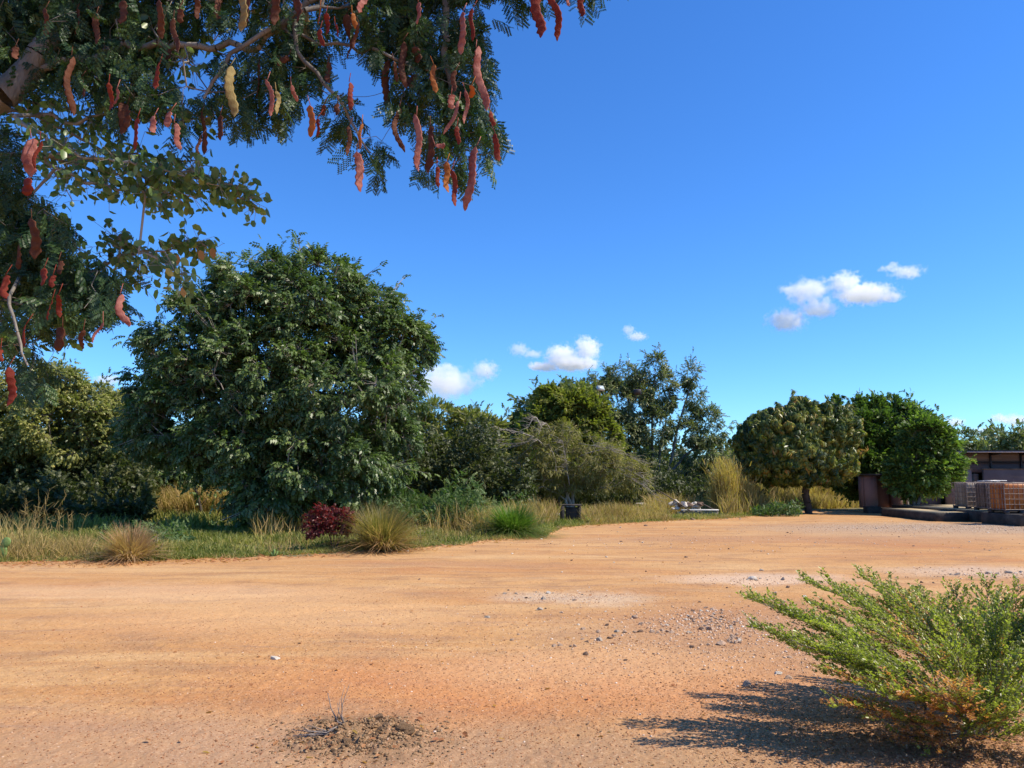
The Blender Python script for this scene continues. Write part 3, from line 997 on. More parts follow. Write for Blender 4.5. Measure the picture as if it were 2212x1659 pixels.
make_tree('broadleaf_tree', 'huge dark green domed tree, the largest in the view', 'tree', (b0[0], b0[1]), big_lobes, dB, PIN, BIGLEAF, BARK_PALE, 51,
          trunks=tb, bough=.50, cover=1.55, per=42, fill=.4, size=.28, shoots=.22, twigs=.4, droop=.35, zmin=.55, rtip=.014, rmax=.26, trunk_r=.17, dyr=.8)

# left tree: olive crown over black shade
b1 = G(150, 1128)
make_tree('broadleaf_tree', 'olive green tree at the far left whose crown is lit above deep shade', 'tree', (b1[0], b1[1] + 1), [
    (60, 840, 115, 55, 0), (120, 830, 70, 50, .2), (200, 870, 75, 50, .5), (30, 920, 130, 90, 0), (160, 930, 120, 80, -.3), (250, 930, 55, 80, 1), (-120, 900, 130, 110, .5),
    (60, 1020, 90, 50, .8), (200, 1010, 90, 50, 1), (-90, 1010, 120, 90, 1), (110, 1080, 110, 45, 2.0), (255, 1060, 60, 50, 2.2)], b1[1] + 1, PIN2, OLIVE, BARK, 52,
          bough=.5, cover=1.7, per=44, fill=.4, size=.24, zmin=.3, trunk_r=.2, up=.15)
b1b = G(250, 1118)
make_tree('broadleaf_tree', 'dark shaded tree filling the gap between left tree and largest tree', 'tree', (b1b[0], b1b[1] + 2), [
    (240, 900, 55, 60, 0), (290, 960, 60, 60, 0), (330, 1000, 80, 60, 0), (210, 980, 80, 70, 0), (150, 1050, 90, 50, 0)], b1b[1] + 2, PIN2, BIGLEAF, BARK_DARK, 53,
          bough=.5, cover=1.7, per=40, fill=.4, size=.27, zmin=.4, trunk_r=.14)

# slender dark trunks of saplings under the big crown
for i, (px, py, top, lab) in enumerate(((438, 1128, (424, 1062), 'slim leaning sapling with a black trunk against golden grass'), (536, 1127, (540, 1080), 'short dark sapling at the left foot of the largest tree'))):
    c_ = G(px, py); e = W(top[0], top[1], c_[1])
    rt = empty('sapling', (c_[0], c_[1], 0), lab, 'sapling')
    pts = [(c_[0], c_[1], -.05), tuple((c_ + e) / 2 + [.04 * (1 - i), 0, 0]), tuple(e), tuple(e + [-.1, 0, .5])]
    V, F, T = merge([polytube(pts, [.075, .055, .045, .02], 6), polytube([tuple((c_ + e) / 2), tuple((c_ + e) / 2 + [.3, 0, .35])], [.02, .01], 4)])
    build('trunk', V, F, BARK_DARK, rt)
    r_ = rng(54 + i); n = 160
    P_ = e + [0, 0, .5] + r_.normal(size=(n, 3)) * [.5, .4, .28]
    V, F, T = inst(PIN2, P_, norm(r_.normal(size=(n, 3)) + [0, 0, -.3]), np.tile([0, 0, 1.], (n, 1)), .3 * (.7 + .6 * r_.random(n)), r_)
    build('crown', V, F, BIGLEAF, rt, T)

# pale leafless little tree
r_ = rng(57); c_ = G(381, 1112); c_[1] += 2.5
rt = empty('bare_tree', (c_[0], c_[1], 0), 'small leafless tree with pale twigs in the shade behind the slim sapling', 'bare tree')
sk = Skel(); sk.path([c_ + [0, 0, -.05], c_ + [.02, 0, .35], c_ + [0, 0, .7]], [.05, .035, .03])
sk.grow(c_ + [0, 0, 1.15] + r_.normal(size=(60, 3)) * [.5, .4, .35], r_, .2, .02, .2)
V, F, T = sk.mesh(.006, .05, .5, 4)
build('branches', V, F, BARK_PALE, rt)

# olive tree right of the big one
b2 = G(930, 1118)
make_tree('broadleaf_tree', 'olive green tree half hidden behind the right flank of the largest tree', 'tree', (b2[0], b2[1] + 2), [
    (940, 915, 50, 55, 0), (900, 960, 60, 70, .5), (1010, 935, 60, 50, 0), (1050, 945, 42, 50, 0), (960, 990, 100, 60, -.3), (1030, 1010, 60, 55, 0), (900, 1040, 90, 50, -.5),
    (990, 1060, 90, 40, -.5)], b2[1] + 2, SPRAY, OLIVE, BARK, 55, bough=.42, cover=1.5, per=40, fill=.25, size=.28, zmin=.3, trunk_r=.13, up=.3, droop=.2)

# lime green tree behind the umbrella shrub
b3 = G(1215, 1110)
make_tree('broadleaf_tree', 'lime green leafy tree rising behind the drooping shrub', 'tree', (b3[0], b3[1] + 2.5), [
    (1240, 905, 70, 50, 0), (1180, 915, 45, 45, 0), (1290, 950, 50, 60, 0), (1230, 880, 50, 35, 0), (1170, 880, 9, 40, 0), (1276, 880, 30, 30, 0), (1230, 980, 100, 60, 0), (1160, 960, 50, 50, 0),
    (1187, 850, 5, 16, 0)], b3[1] + 2.5,
          SPRAY_W, LIME, BARK, 56, shoots=.6, bough=.34, cover=1.5, per=44, fill=.25, size=.27, zmin=.6, trunk_r=.09, up=.2)

# dark round tree behind it
b4 = G(1130, 1112)
make_tree('broadleaf_tree', 'dark rounded tree behind the lime green one, left of the spiry tree', 'tree', (b4[0], b4[1] + 8), [
    (1180, 885, 60, 45, 0), (1240, 870, 50, 40, 0), (1120, 950, 60, 50, 0), (1180, 960, 100, 70, 0), (1130, 1040, 100, 60, 0), (1080, 1040, 60, 60, 0)], b4[1] + 8,
          SPRAY_W, DULL, BARK, 57, bough=.5, cover=1.6, per=44, fill=.3, size=.34, zmin=.4, trunk_r=.12)

# the spiry many-stemmed tree
b5 = G(1405, 1092)
d5 = b5[1]
lob5 = [(1298, 815, 20, 30, 0), (1345, 818, 36, 34, 0), (1320, 870, 50, 50, 0), (1415, 800, 24, 38, 0), (1425, 850, 36, 50, 0), (1375, 880, 45, 50, 0), (1494, 808, 20, 26, .3), (1508, 862, 24, 36, .3),
        (1410, 925, 42, 38, -.3), (1526, 925, 34, 44, .3), (1478, 935, 26, 26, 0), (1345, 930, 45, 40, 0), (1510, 985, 36, 30, 0), (1548, 985, 22, 36, 0), (1565, 930, 14, 12, .2), (1360, 990, 50, 35, 0),
        (1395, 1040, 26, 26, .4), (1300, 940, 40, 60, .5), (1468, 1030, 18, 22, .3)]
t5 = []
for bx, top in ((1392, (1300, 830)), (1400, (1355, 860)), (1410, (1415, 810)), (1418, (1440, 900)), (1430, (1495, 820)), (1426, (1520, 950))):
    s = G(bx, 1092); e = W(top[0], top[1], d5)
    k = np.array([s[0] * .8 + e[0] * .2, s[1], 1.8])
    t5.append([tuple(s + [0, 0, -.1]), tuple(k), tuple(k * .5 + e * .5 + [.12 * np.sign(e[0] - s[0]) * -1, 0, .1]), tuple(e)])
make_tree('broadleaf_tree', 'tall open tree with several dark stems and ragged spires, right of centre', 'tree', (b5[0], b5[1]), lob5, d5, t_spray(9, .34, .14, .6, .5, seed=8), DULL, BARK, 58, shoots=.8,
          trunks=t5, bough=.34, cover=1.05, per=26, fill=.10, size=.33, zmin=1.2, trunk_r=.13, rtip=.010, droop=.35)

# umbrella shaped drooping shrub in front
b6 = G(1230, 1117); d6 = b6[1]
top6 = W(1225, 955, d6)
shrub_lobes = [(1200, 990, 70, 60, 0), (1280, 1000, 85, 48, 0), (1340, 1020, 55, 40, 0), (1370, 1040, 34, 32, 0), (1160, 1030, 62, 55, 0), (1255, 1035, 90, 34, .2), (1310, 1055, 60, 36, 0),
               (1170, 955, 55, 30, 0), (1110, 1040, 40, 45, .3), (1210, 935, 45, 28, 0), (1260, 960, 45, 26, 0)]


def shrub_extra(r):
    return []


sh = make_tree('drooping_shrub', 'umbrella-shaped grey-olive shrub tree with drooping twigs over a concrete block', 'shrub', (b6[0], b6[1]), shrub_lobes, d6,
               t_spray(9, .24, .10, .6, .4, seed=9), SHRUBL, BARK_PALE, 59, bough=.30, cover=1.25, per=28, fill=.2, size=.21, shoots=.7, zmin=1.05, trunk_r=.10, rtip=.007, droop=.6,
               trunks=[[tuple(b6 + [.14, 0, -.1]), tuple(W(1232, 1085, d6)), tuple(W(1215, 1040, d6)), tuple(top6)], [tuple(b6 + [.02, .1, -.1]), tuple(W(1222, 1080, d6)), tuple(W(1250, 1010, d6))],
                       [tuple(b6 + [.1, .1, -.1]), tuple(W(1240, 1060, d6)), tuple(W(1310, 1010, d6))]])
# long bare arching limbs reaching out to the left and right
r_ = rng(60)
parts = []
for (x0, y0, x1, y1, sag, r0) in ((1190, 975, 1085, 928, -14, .035), (1140, 955, 1010, 935, 10, .016), (1120, 945, 1000, 950, 4, .012), (1150, 950, 1040, 975, 6, .014), (1150, 960, 1060, 1020, 10, .012),
                                  (1170, 925, 1140, 925, -22, .03), (1190, 930, 1160, 950, -25, .02), (1250, 985, 1400, 1010, -26, .02), (1300, 1000, 1408, 1050, -12, .014), (1250, 960, 1350, 985, -8, .012),
                                  (1330, 1020, 1420, 1080, -10, .014), (1110, 935, 1030, 925, -6, .012), (1230, 1050, 1215, 950, 0, .03)):
    s = np.linspace(0, 1, 9)
    dy = r_.normal() * .4
    pts = np.array([W(x0 + (x1 - x0) * t, y0 + (y1 - y0) * t + sag * math.sin(math.pi * t) + r_.normal() * 1.2, d6 - .6 + dy * t) for t in s])
    parts.append(polytube(pts, np.linspace(r0, r0 * .3, 9), 6))
    for k in range(26):
        t = .25 + .75 * r_.random(); p = pts[0] + 0
        i = min(7, int(t * 8)); p = pts[i] + (pts[i + 1] - pts[i]) * (t * 8 - i)
        dr = np.sign(x1 - x0)
        L = .25 + .5 * r_.random()
        e = p + np.array([dr * L * .8, r_.normal() * .25, (r_.random() - .6) * L])
        parts.append(polytube([p, (p + e) / 2 + [0, 0, .05], e], [.006, .005, .0025], 4))
V, F, T = merge(parts)
build('bare_limbs', V, F, BARK_PALE, sh)

# mango tree with rusty new growth
b7 = G(1748, 1110); d7 = b7[1]
make_tree('mango_tree', 'round dense tree with drooping leaves and rusty new growth on one short trunk', 'tree', (b7[0], b7[1]), [
    (1700, 935, 95, 62, 0), (1650, 960, 62, 62, 0), (1770, 930, 90, 60, 0), (1725, 880, 24, 26, 0), (1640, 1000, 50, 38, 0), (1720, 990, 100, 62, -.3), (1790, 990, 62, 60, 0), (1600, 945, 18, 14, 0),
    (1820, 920, 40, 40, 0), (1690, 1020, 60, 32, 0), (1605, 985, 20, 22, 0)], d7, WH, MANGOL, BARK_DARK, 61, shoots=.12, bough=.30, cover=2.3, per=22, fill=.45, size=.26, svar=.4, zmin=1.15, trunk_r=.16, droop=0, up=.9, squash=.9,
          trunks=[[(b7[0], b7[1], -.1), (b7[0] - .1, b7[1], .7), (b7[0] - .12, b7[1], 1.6), tuple(W(1730, 940, d7))]], twigs=.1, dyr=.9)

# citrus trees
b8 = G(1935, 1106); d8 = b8[1] + 1
make_tree('citrus_tree', 'bushy bright green tree with upright shoots, right beside the rusty-leaved tree', 'tree', (b8[0], d8), [
    (1880, 920, 62, 50, 0), (1940, 930, 70, 60, 0), (1860, 985, 70, 70, 0), (1950, 1000, 80, 80, 0), (1900, 1040, 80, 50, 0), (1850, 1035, 50, 35, 0), (2000, 960, 50, 50, .4), (1990, 1030, 50, 50, .6), (1850, 880, 16, 18, 0), (1890, 872, 18, 16, 0), (1930, 880, 20, 22, 0),
    (1960, 905, 20, 26, 0), (1950, 1075, 50, 28, 0), (1808, 872, 4, 12, 0)], d8, SPRAY_W, CITRUS, BARK, 62, shoots=.5, bough=.36, cover=1.7, per=46, fill=.35, size=.25, zmin=.7, trunk_r=.10, up=.35, droop=.2)
b9 = G(1978, 1112); d9 = b9[1]
make_tree('citrus_tree', 'bushy dark green tree on a forked trunk just left of the tanks', 'tree', (b9[0], d9), [
    (2000, 950, 52, 48, 0), (2035, 985, 42, 55, 0), (1985, 1010, 60, 50, 0), (2045, 1020, 30, 34, 0), (2000, 915, 26, 20, 0), (2035, 935, 16, 18, 0), (1960, 1040, 40, 34, 0), (2010, 1040, 40, 28, 0)], d9, SPRAY_W, CITRUS,
          BARK, 63, bough=.38, cover=1.7, per=46, fill=.35, size=.25, zmin=1.0, trunk_r=.09, up=.3,
          trunks=[[(b9[0], b9[1], -.1), (b9[0] - .05, b9[1], .6), tuple(W(1970, 1050, d9)), tuple(W(1960, 1000, d9))], [(b9[0] + .02, b9[1], .3), tuple(W(1990, 1070, d9)), tuple(W(2010, 1010, d9))]])

# far trees above the shed roof and between
far = [(2085, 72, [(2080, 955, 22, 22), (2105, 958, 18, 24), (2090, 990, 40, 30)], 'far grey-green tree behind the shed, directly above its left roof end'),
       (2140, 74, [(2140, 950, 10, 14), (2150, 965, 30, 20), (2150, 1000, 50, 30)], 'low far tree peeping over the middle of the shed roof'),
       (2180, 66, [(2180, 945, 28, 22), (2165, 970, 24, 18), (2200, 960, 30, 26), (2190, 1000, 60, 30)], 'far olive tree above the shed roof near the right edge'),
       (2245, 68, [(2240, 940, 34, 26), (2230, 970, 40, 24), (2250, 1000, 50, 30)], 'far tree at the very right edge over the shed roof')]
for i, (bx, d, lb, lab) in enumerate(far):
    c = W(bx, 1035, d)
    make_tree('broadleaf_tree', lab, 'tree', (c[0], c[1]), lb, d, SPRAY, DULL, BARK, 70 + i, bough=.6, cover=1.3, per=20, fill=.2, size=.6, zmin=1, trunk_r=.14, sides=4, group='far trees behind the shed', twigs=.05)
c = W(320, 1000, 46)
make_tree('broadleaf_tree', 'pale distant tree glimpsed in the gap left of the largest tree', 'tree', (c[0], c[1]), [(320, 925, 40, 26), (300, 960, 50, 40), (350, 960, 40, 40)], 46, SPRAY, OLIVE, BARK, 78, bough=.6, cover=1.3, per=20,
          size=.5, zmin=1, trunk_r=.12, sides=4)
c = W(1570, 1030, 52)
make_tree('broadleaf_tree', 'small pale green tree behind the tall golden tuft', 'tree', (c[0], c[1]), [(1568, 1000, 20, 26), (1600, 1015, 36, 22), (1540, 1025, 36, 20)], 52, SPRAY, OLIVE, BARK, 79, bough=.5, cover=1.3, per=20,
          size=.45, zmin=.4, trunk_r=.08, sides=4)

# red shrub
r_ = rng(80); c_ = G(720, 1190)
make_tree('red_shrub', 'small crimson-leaved shrub standing before the largest tree', 'shrub', (c_[0], c_[1] + .1), [
    (715, 1122, 46, 20), (742, 1118, 24, 16), (685, 1138, 26, 18), (720, 1140, 30, 12)], c_[1] + .1, t_spray(6, .4, .26, .6, .3, seed=10), RED_M, BARK_DARK, 80, bough=.13, cover=2.2, per=16, fill=.4, size=.12, zmin=.36,
          trunk_r=.014, rtip=.004, rmax=.02, up=.2, twigs=.1, lift=.02,
          trunks=[[(c_[0] + a * .1, c_[1] + .1 + b * .1, -.05), (c_[0] + a, c_[1] + .1 + b, .35), (c_[0] + a * 2.2, c_[1] + .1 + b * 2, .6)] for a, b in ((-.12, 0), (.1, .05), (0, -.08), (.16, -.05), (-.05, .1))])

# feathery yellow-green bush behind the red shrub
c_ = G(722, 1148)
make_tree('feathery_bush', 'feathery yellow-green bush right behind the crimson shrub', 'bush', (c_[0], c_[1]), [(735, 1085, 26, 28), (705, 1095, 20, 24), (755, 1090, 12, 22), (720, 1115, 40, 22)], c_[1], t_spray(11, .22, .04, .6, .3, seed=11), LIME, TWIG, 81,
          bough=.2, cover=1.8, per=20, fill=.3, size=.32, zmin=.1, trunk_r=.012, rtip=.003, rmax=.02, up=.9, twigs=0)
c_ = G(935, 1150)
for i, (px, py, lb, lab) in enumerate(((860, 1150, [(860, 1095, 40, 26), (830, 1105, 30, 24), (890, 1100, 26, 20)], 'grey-green weedy bush behind the yellow-green grass clump'),
                                  (950, 1152, [(950, 1100, 40, 28), (985, 1112, 34, 24), (920, 1108, 26, 22)], 'dull green weedy bush between the two large grass clumps'),
                                  (1035, 1140, [(1030, 1090, 26, 20), (1015, 1105, 20, 18)], 'small dark bush left above the bright green grass clump'))):
    c_ = G(px, py); c_[1] += 2
    make_tree('weedy_bush', lab, 'bush', (c_[0], c_[1]), lb, c_[1], t_spray(11, .22, .05, .6, .3, seed=12 + i), WEED_M if i < 2 else DULL, TWIG, 82 + i, bough=.25, cover=1.6, per=22, fill=.3, size=.3, zmin=.08, trunk_r=.012,
              rtip=.003, rmax=.02, up=.8, twigs=0)


# small leafy weeds along the yard edge
def weed_plant(px, py, h, label, seed, dx=0, lean=0, mat=LIME):
    r = rng(seed); c = G(px, py)
    root = empty('leafy_weed', (c[0], c[1], 0), label, 'weed')
    parts = []; st = []
    for s in range(3):
        e = c + np.array([(s - 1) * .10 * h * 2 + lean, r.normal() * .05, h * (1 - .15 * s)])
        st.append(polytube([c, (c + e) / 2 + r.normal(size=3) * .01, e], [.006, .005, .003], 4))
        n = 18; t = .3 + .7 * r.random(n)
        P = c + (e - c) * t[:, None]
        a = r.random(n) * 6.28
        D = np.stack([np.cos(a), np.sin(a), .5 + .4 * r.random(n)], 1)
        parts.append(inst(T_RL, P, D, np.tile([0, 0, 1.], (n, 1)) + r.normal(size=(n, 3)) * .3, np.stack([np.full(n, .07), np.full(n, .035), np.full(n, .07)], 1), r))
    V, F, T = merge(parts); build('leaves', V, F, mat, root, T)
    V, F, T = merge(st); build('stem', V, F, TWIG, root)


weed_plant(338, 1210, .52, 'small upright leafy weed right beside the dried brown grass clump', 90)
weed_plant(908, 1180, .5, 'slender yellow-green weed between the two large grass clumps', 91)
weed_plant(1140, 1160, .3, 'low leafy weed at the right foot of the bright green clump', 92)
weed_plant(1270, 1137, .35, 'leafy weed right of the concrete block on the verge', 93)

# ================================================================ POD TREE OVERHEAD (top left)
POD_L = leaf_mat('feathery_leaf', [(0, (.014, .034, .012)), (.6, (.035, .07, .02)), (1, (.09, .14, .03))], .5, .22)
ROUND_L = leaf_mat('round_leaf', [(0, (.05, .09, .035)), (.5, (.12, .18, .065)), (.86, (.24, .29, .10)), (.96, (.32, .26, .07)), (1, (.38, .16, .05))], .38, .36, spec=.5)


def pod_material(name, c1, c2, tcol):
    m, n, out = new_mat(name)
    tc = n.nodes.new('ShaderNodeTexCoord')
    t = nz(n, 22, 5, .6, tc.outputs['Object'])
    r = ramp(n, [(.32, c1), (.68, c2)], t.outputs[0])
    p = n.nodes.new('ShaderNodeBsdfPrincipled'); p.inputs['Roughness'].default_value = .65; p.inputs['Specular IOR Level'].default_value = .15
    n.links.new(r.outputs[0], p.inputs['Base Color'])
    b = n.nodes.new('ShaderNodeBump'); b.inputs['Strength'].default_value = .8; b.inputs['Distance'].default_value = .003
    t2 = nz(n, 160, 3, .6, tc.outputs['Object']); n.links.new(t2.outputs[0], b.inputs['Height']); n.links.new(b.outputs[0], p.inputs['Normal'])
    tr = n.nodes.new('ShaderNodeBsdfTranslucent'); tr.inputs[0].default_value = (*tcol, 1)
    mx = n.nodes.new('ShaderNodeMixShader'); mx.inputs[0].default_value = .28
    n.links.new(p.outputs[0], mx.inputs[1]); n.links.new(tr.outputs[0], mx.inputs[2]); n.links.new(mx.outputs[0], out.inputs[0])
    return m


PODM = {  # lit and shaded tones of one pod colour painted as separate pinks and browns
    'p': pod_material('pod_sunlit_pink', (.25, .06, .042), (.50, .215, .165), (.42, .03, .015)),
    'r': pod_material('pod_red', (.14, .022, .014), (.27, .05, .026), (.46, .025, .01)),
    'b': pod_material('pod_shaded_brown', (.075, .028, .016), (.17, .062, .032), (.26, .05, .012)),
    'o': pod_material('pod_orange', (.28, .09, .025), (.42, .16, .04), (.70, .14, .015)),
    'y': pod_material('pod_yellow', (.22, .15, .055), (.42, .32, .12), (.50, .26, .05)),
}
A_ = 0.2976; B2_ = 0.3472
PODS = []


def addp(k, ox, oy, data):
    for (x0, y0, x1, y1, wd, c) in data:
        PODS.append((x0 * k + ox, y0 * k + oy, x1 * k + ox, y1 * k + oy, wd * k, c))


addp(A_, 0, 0, [(1590, -60, 1565, 150, 60, 'b'), (1740, -70, 1755, 225, 75, 'y'), (1815, -40, 1800, 200, 50, 'b'), (1985, 0, 1990, 180, 60, 'b'), (1160, 0, 1180, 280, 55, 'b'), (1260, 130, 1300, 390, 45, 'b'),
    (1215, 340, 1200, 450, 60, 'b'), (1165, 450, 1125, 640, 50, 'r'), (900, 0, 880, 180, 70, 'b'), (1300, 60, 1310, 170, 50, 'b'), (1430, -10, 1430, 140, 45, 'b'), (520, 400, 525, 830, 60, 'b'),
    (590, 560, 615, 705, 35, 'b'), (790, 600, 790, 805, 40, 'r'), (850, 640, 830, 760, 45, 'p'), (880, 740, 870, 970, 70, 'b'), (925, 760, 925, 920, 60, 'b'), (1000, 850, 990, 1095, 50, 'r'),
    (1115, 850, 1115, 960, 50, 'p'), (1235, 810, 1215, 920, 60, 'p'), (1265, 890, 1310, 1095, 45, 'p'), (1470, 800, 1480, 1115, 55, 'b'), (1450, 1000, 1438, 1120, 25, 'b'), (1600, 830, 1605, 1020, 55, 'b'),
    (1670, 480, 1690, 840, 72, 'y'), (1880, 460, 1880, 720, 50, 'b'), (1940, 580, 1965, 840, 40, 'p'), (2005, 660, 2005, 830, 40, 'y'), (228, 1000, 218, 1285, 90, 'p'), (292, 1020, 250, 1230, 28, 'r'),
    (205, 1290, 195, 1420, 85, 'r'), (110, 340, 115, 430, 50, 'b'), (560, 60, 555, 260, 45, 'b'), (700, 100, 705, 330, 55, 'b'), (330, 60, 335, 260, 50, 'b')])
addp(A_, 0, 438.9, [(230, 110, 252, 405, 78, 'b'), (320, 470, 310, 600, 60, 'r'), (385, 520, 378, 615, 40, 'r'), (425, 420, 435, 520, 45, 'b'), (378, 700, 345, 850, 48, 'r'), (425, 660, 440, 830, 40, 'r'),
    (455, 900, 425, 1080, 82, 'b'), (605, 920, 590, 1062, 40, 'b'), (748, 860, 672, 1018, 22, 'p'), (872, 660, 928, 893, 55, 'p'), (188, 880, 180, 1040, 25, 'r'), (62, 1190, 45, 1475, 60, 'r'), (5, 1060, 12, 1150, 30, 'r'),
    (40, 520, 50, 700, 55, 'r'), (140, 300, 130, 480, 55, 'b')])
addp(B2_, 548.6, 0, [(130, -60, 125, 155, 60, 'b'), (275, -60, 275, 140, 70, 'b'), (318, 50, 345, 235, 50, 'y'), (412, 40, 402, 152, 20, 'o'), (450, 80, 457, 222, 48, 'r'), (505, 150, 525, 226, 36, 'r'),
    (412, 180, 438, 290, 35, 'r'), (575, 90, 592, 372, 80, 'b'), (610, 80, 632, 182, 36, 'o'), (655, 150, 622, 302, 25, 'b'), (700, -30, 650, 85, 45, 'p'), (1022, 10, 1022, 148, 58, 'p'), (832, 380, 818, 686, 50, 'b'),
    (868, 380, 888, 510, 30, 'b'), (928, 250, 942, 556, 50, 'b'), (1000, 290, 1022, 394, 60, 'b'), (1010, 455, 975, 552, 56, 'b'), (1118, 400, 1130, 575, 40, 'o'), (1302, 66, 1290, 332, 58, 'p'), (1362, 50, 1362, 262, 30, 'r'),
    (1382, 295, 1442, 688, 54, 'p'), (1355, 528, 1352, 612, 42, 'o'), (1252, 440, 1250, 572, 35, 'b'), (1228, 585, 1230, 680, 50, 'p'), (1278, 625, 1185, 835, 26, 'p'), (1318, 565, 1312, 768, 28, 'p'),
    (1470, 695, 1498, 785, 32, 'r'), (1502, 832, 1530, 1000, 42, 'r'), (905, 665, 932, 943, 42, 'b'), (1012, 715, 1030, 1062, 44, 'p'), (1098, 775, 1085, 1072, 70, 'b'), (1128, 905, 1190, 905, 36, 'p'),
    (1262, 788, 1272, 902, 32, 'r'), (1388, 905, 1325, 1313, 62, 'p'), (1200, 1010, 1212, 1198, 42, 'o'), (1232, 1060, 1252, 1288, 36, 'r'), (1138, 1035, 1146, 1168, 30, 'r'), (350, 650, 358, 852, 50, 'o'),
    (395, 735, 400, 853, 36, 'r'), (432, 655, 430, 720, 30, 'b'), (460, 385, 466, 522, 42, 'b'), (592, 508, 588, 684, 36, 'r'), (232, 530, 268, 635, 28, 'p'), (592, 785, 588, 966, 30, 'b'), (672, 768, 650, 930, 22, 'o'),
    (640, 950, 666, 1192, 55, 'p'), (520, 645, 520, 722, 40, 'b'), (1762, -40, 1788, 245, 70, 'r'), (1835, -40, 1898, 248, 48, 'r'), (1945, -20, 1958, 38, 26, 'p'), (2038, -20, 2045, 108, 42, 'r'), (212, 350, 145, 405, 40, 'b')])


def pod_mesh(p0, p1, wd, r, tw=None):
    """flat wavy seed pod, swollen over its seeds, ending in a beak"""
    L = np.linalg.norm(p1 - p0)
    ax = (p1 - p0) / L
    n = 30
    nseed = max(2.5, L / (wd * .9))
    side = norm(np.cross(ax, [0, 1, 0]) + r.normal(size=3) * .0)
    ang = r.normal() * .28 if tw is None else tw
    nrm = np.cross(side, ax)
    side = side * math.cos(ang) + nrm * math.sin(ang); nrm = np.cross(side, ax)
    k = 8
    V = []
    bend = r.normal() * .05; ph = r.random() * 6
    amp = .02 + .02 * r.random()
    for i in range(n + 1):
        t = i / n
        sw = math.sin(t * nseed * math.pi * 2 + ph)
        env = min(1, (t / .10) ** .7 if t > 0 else 0) * min(1, ((1 - t) / .16) ** .75 if t < 1 else 0)
        wv = wd / .92 * (.06 + .94 * env * (.86 + .14 * sw))
        th = .085 * wd * env * (.45 + .55 * max(0, sw)) + .0005
        c = p0 + ax * L * t + side * L * (bend * math.sin(math.pi * t) + amp * math.sin(t * 7 + ph)) + nrm * (L * .05 * math.sin(t * 5 + ph * 2) + .06 * wd * sw)
        tq = .55 * math.sin(t * 2.2 + ph)
        s2 = side * math.cos(tq) + nrm * math.sin(tq); n2 = np.cross(s2, ax)
        for j in range(k):
            a = j / k * 2 * math.pi
            ca, sa = math.cos(a), math.sin(a)
            V.append(c + s2 * wv * .5 * ca + n2 * th * sa * (.5 if abs(ca) > .9 else 1))
    V = np.array(V)
    j = np.arange(k); j2 = (j + 1) % k
    F = np.concatenate([np.stack([j, j2, j2 + k, j + k], 1) + i * k for i in range(n)])
    return V, F


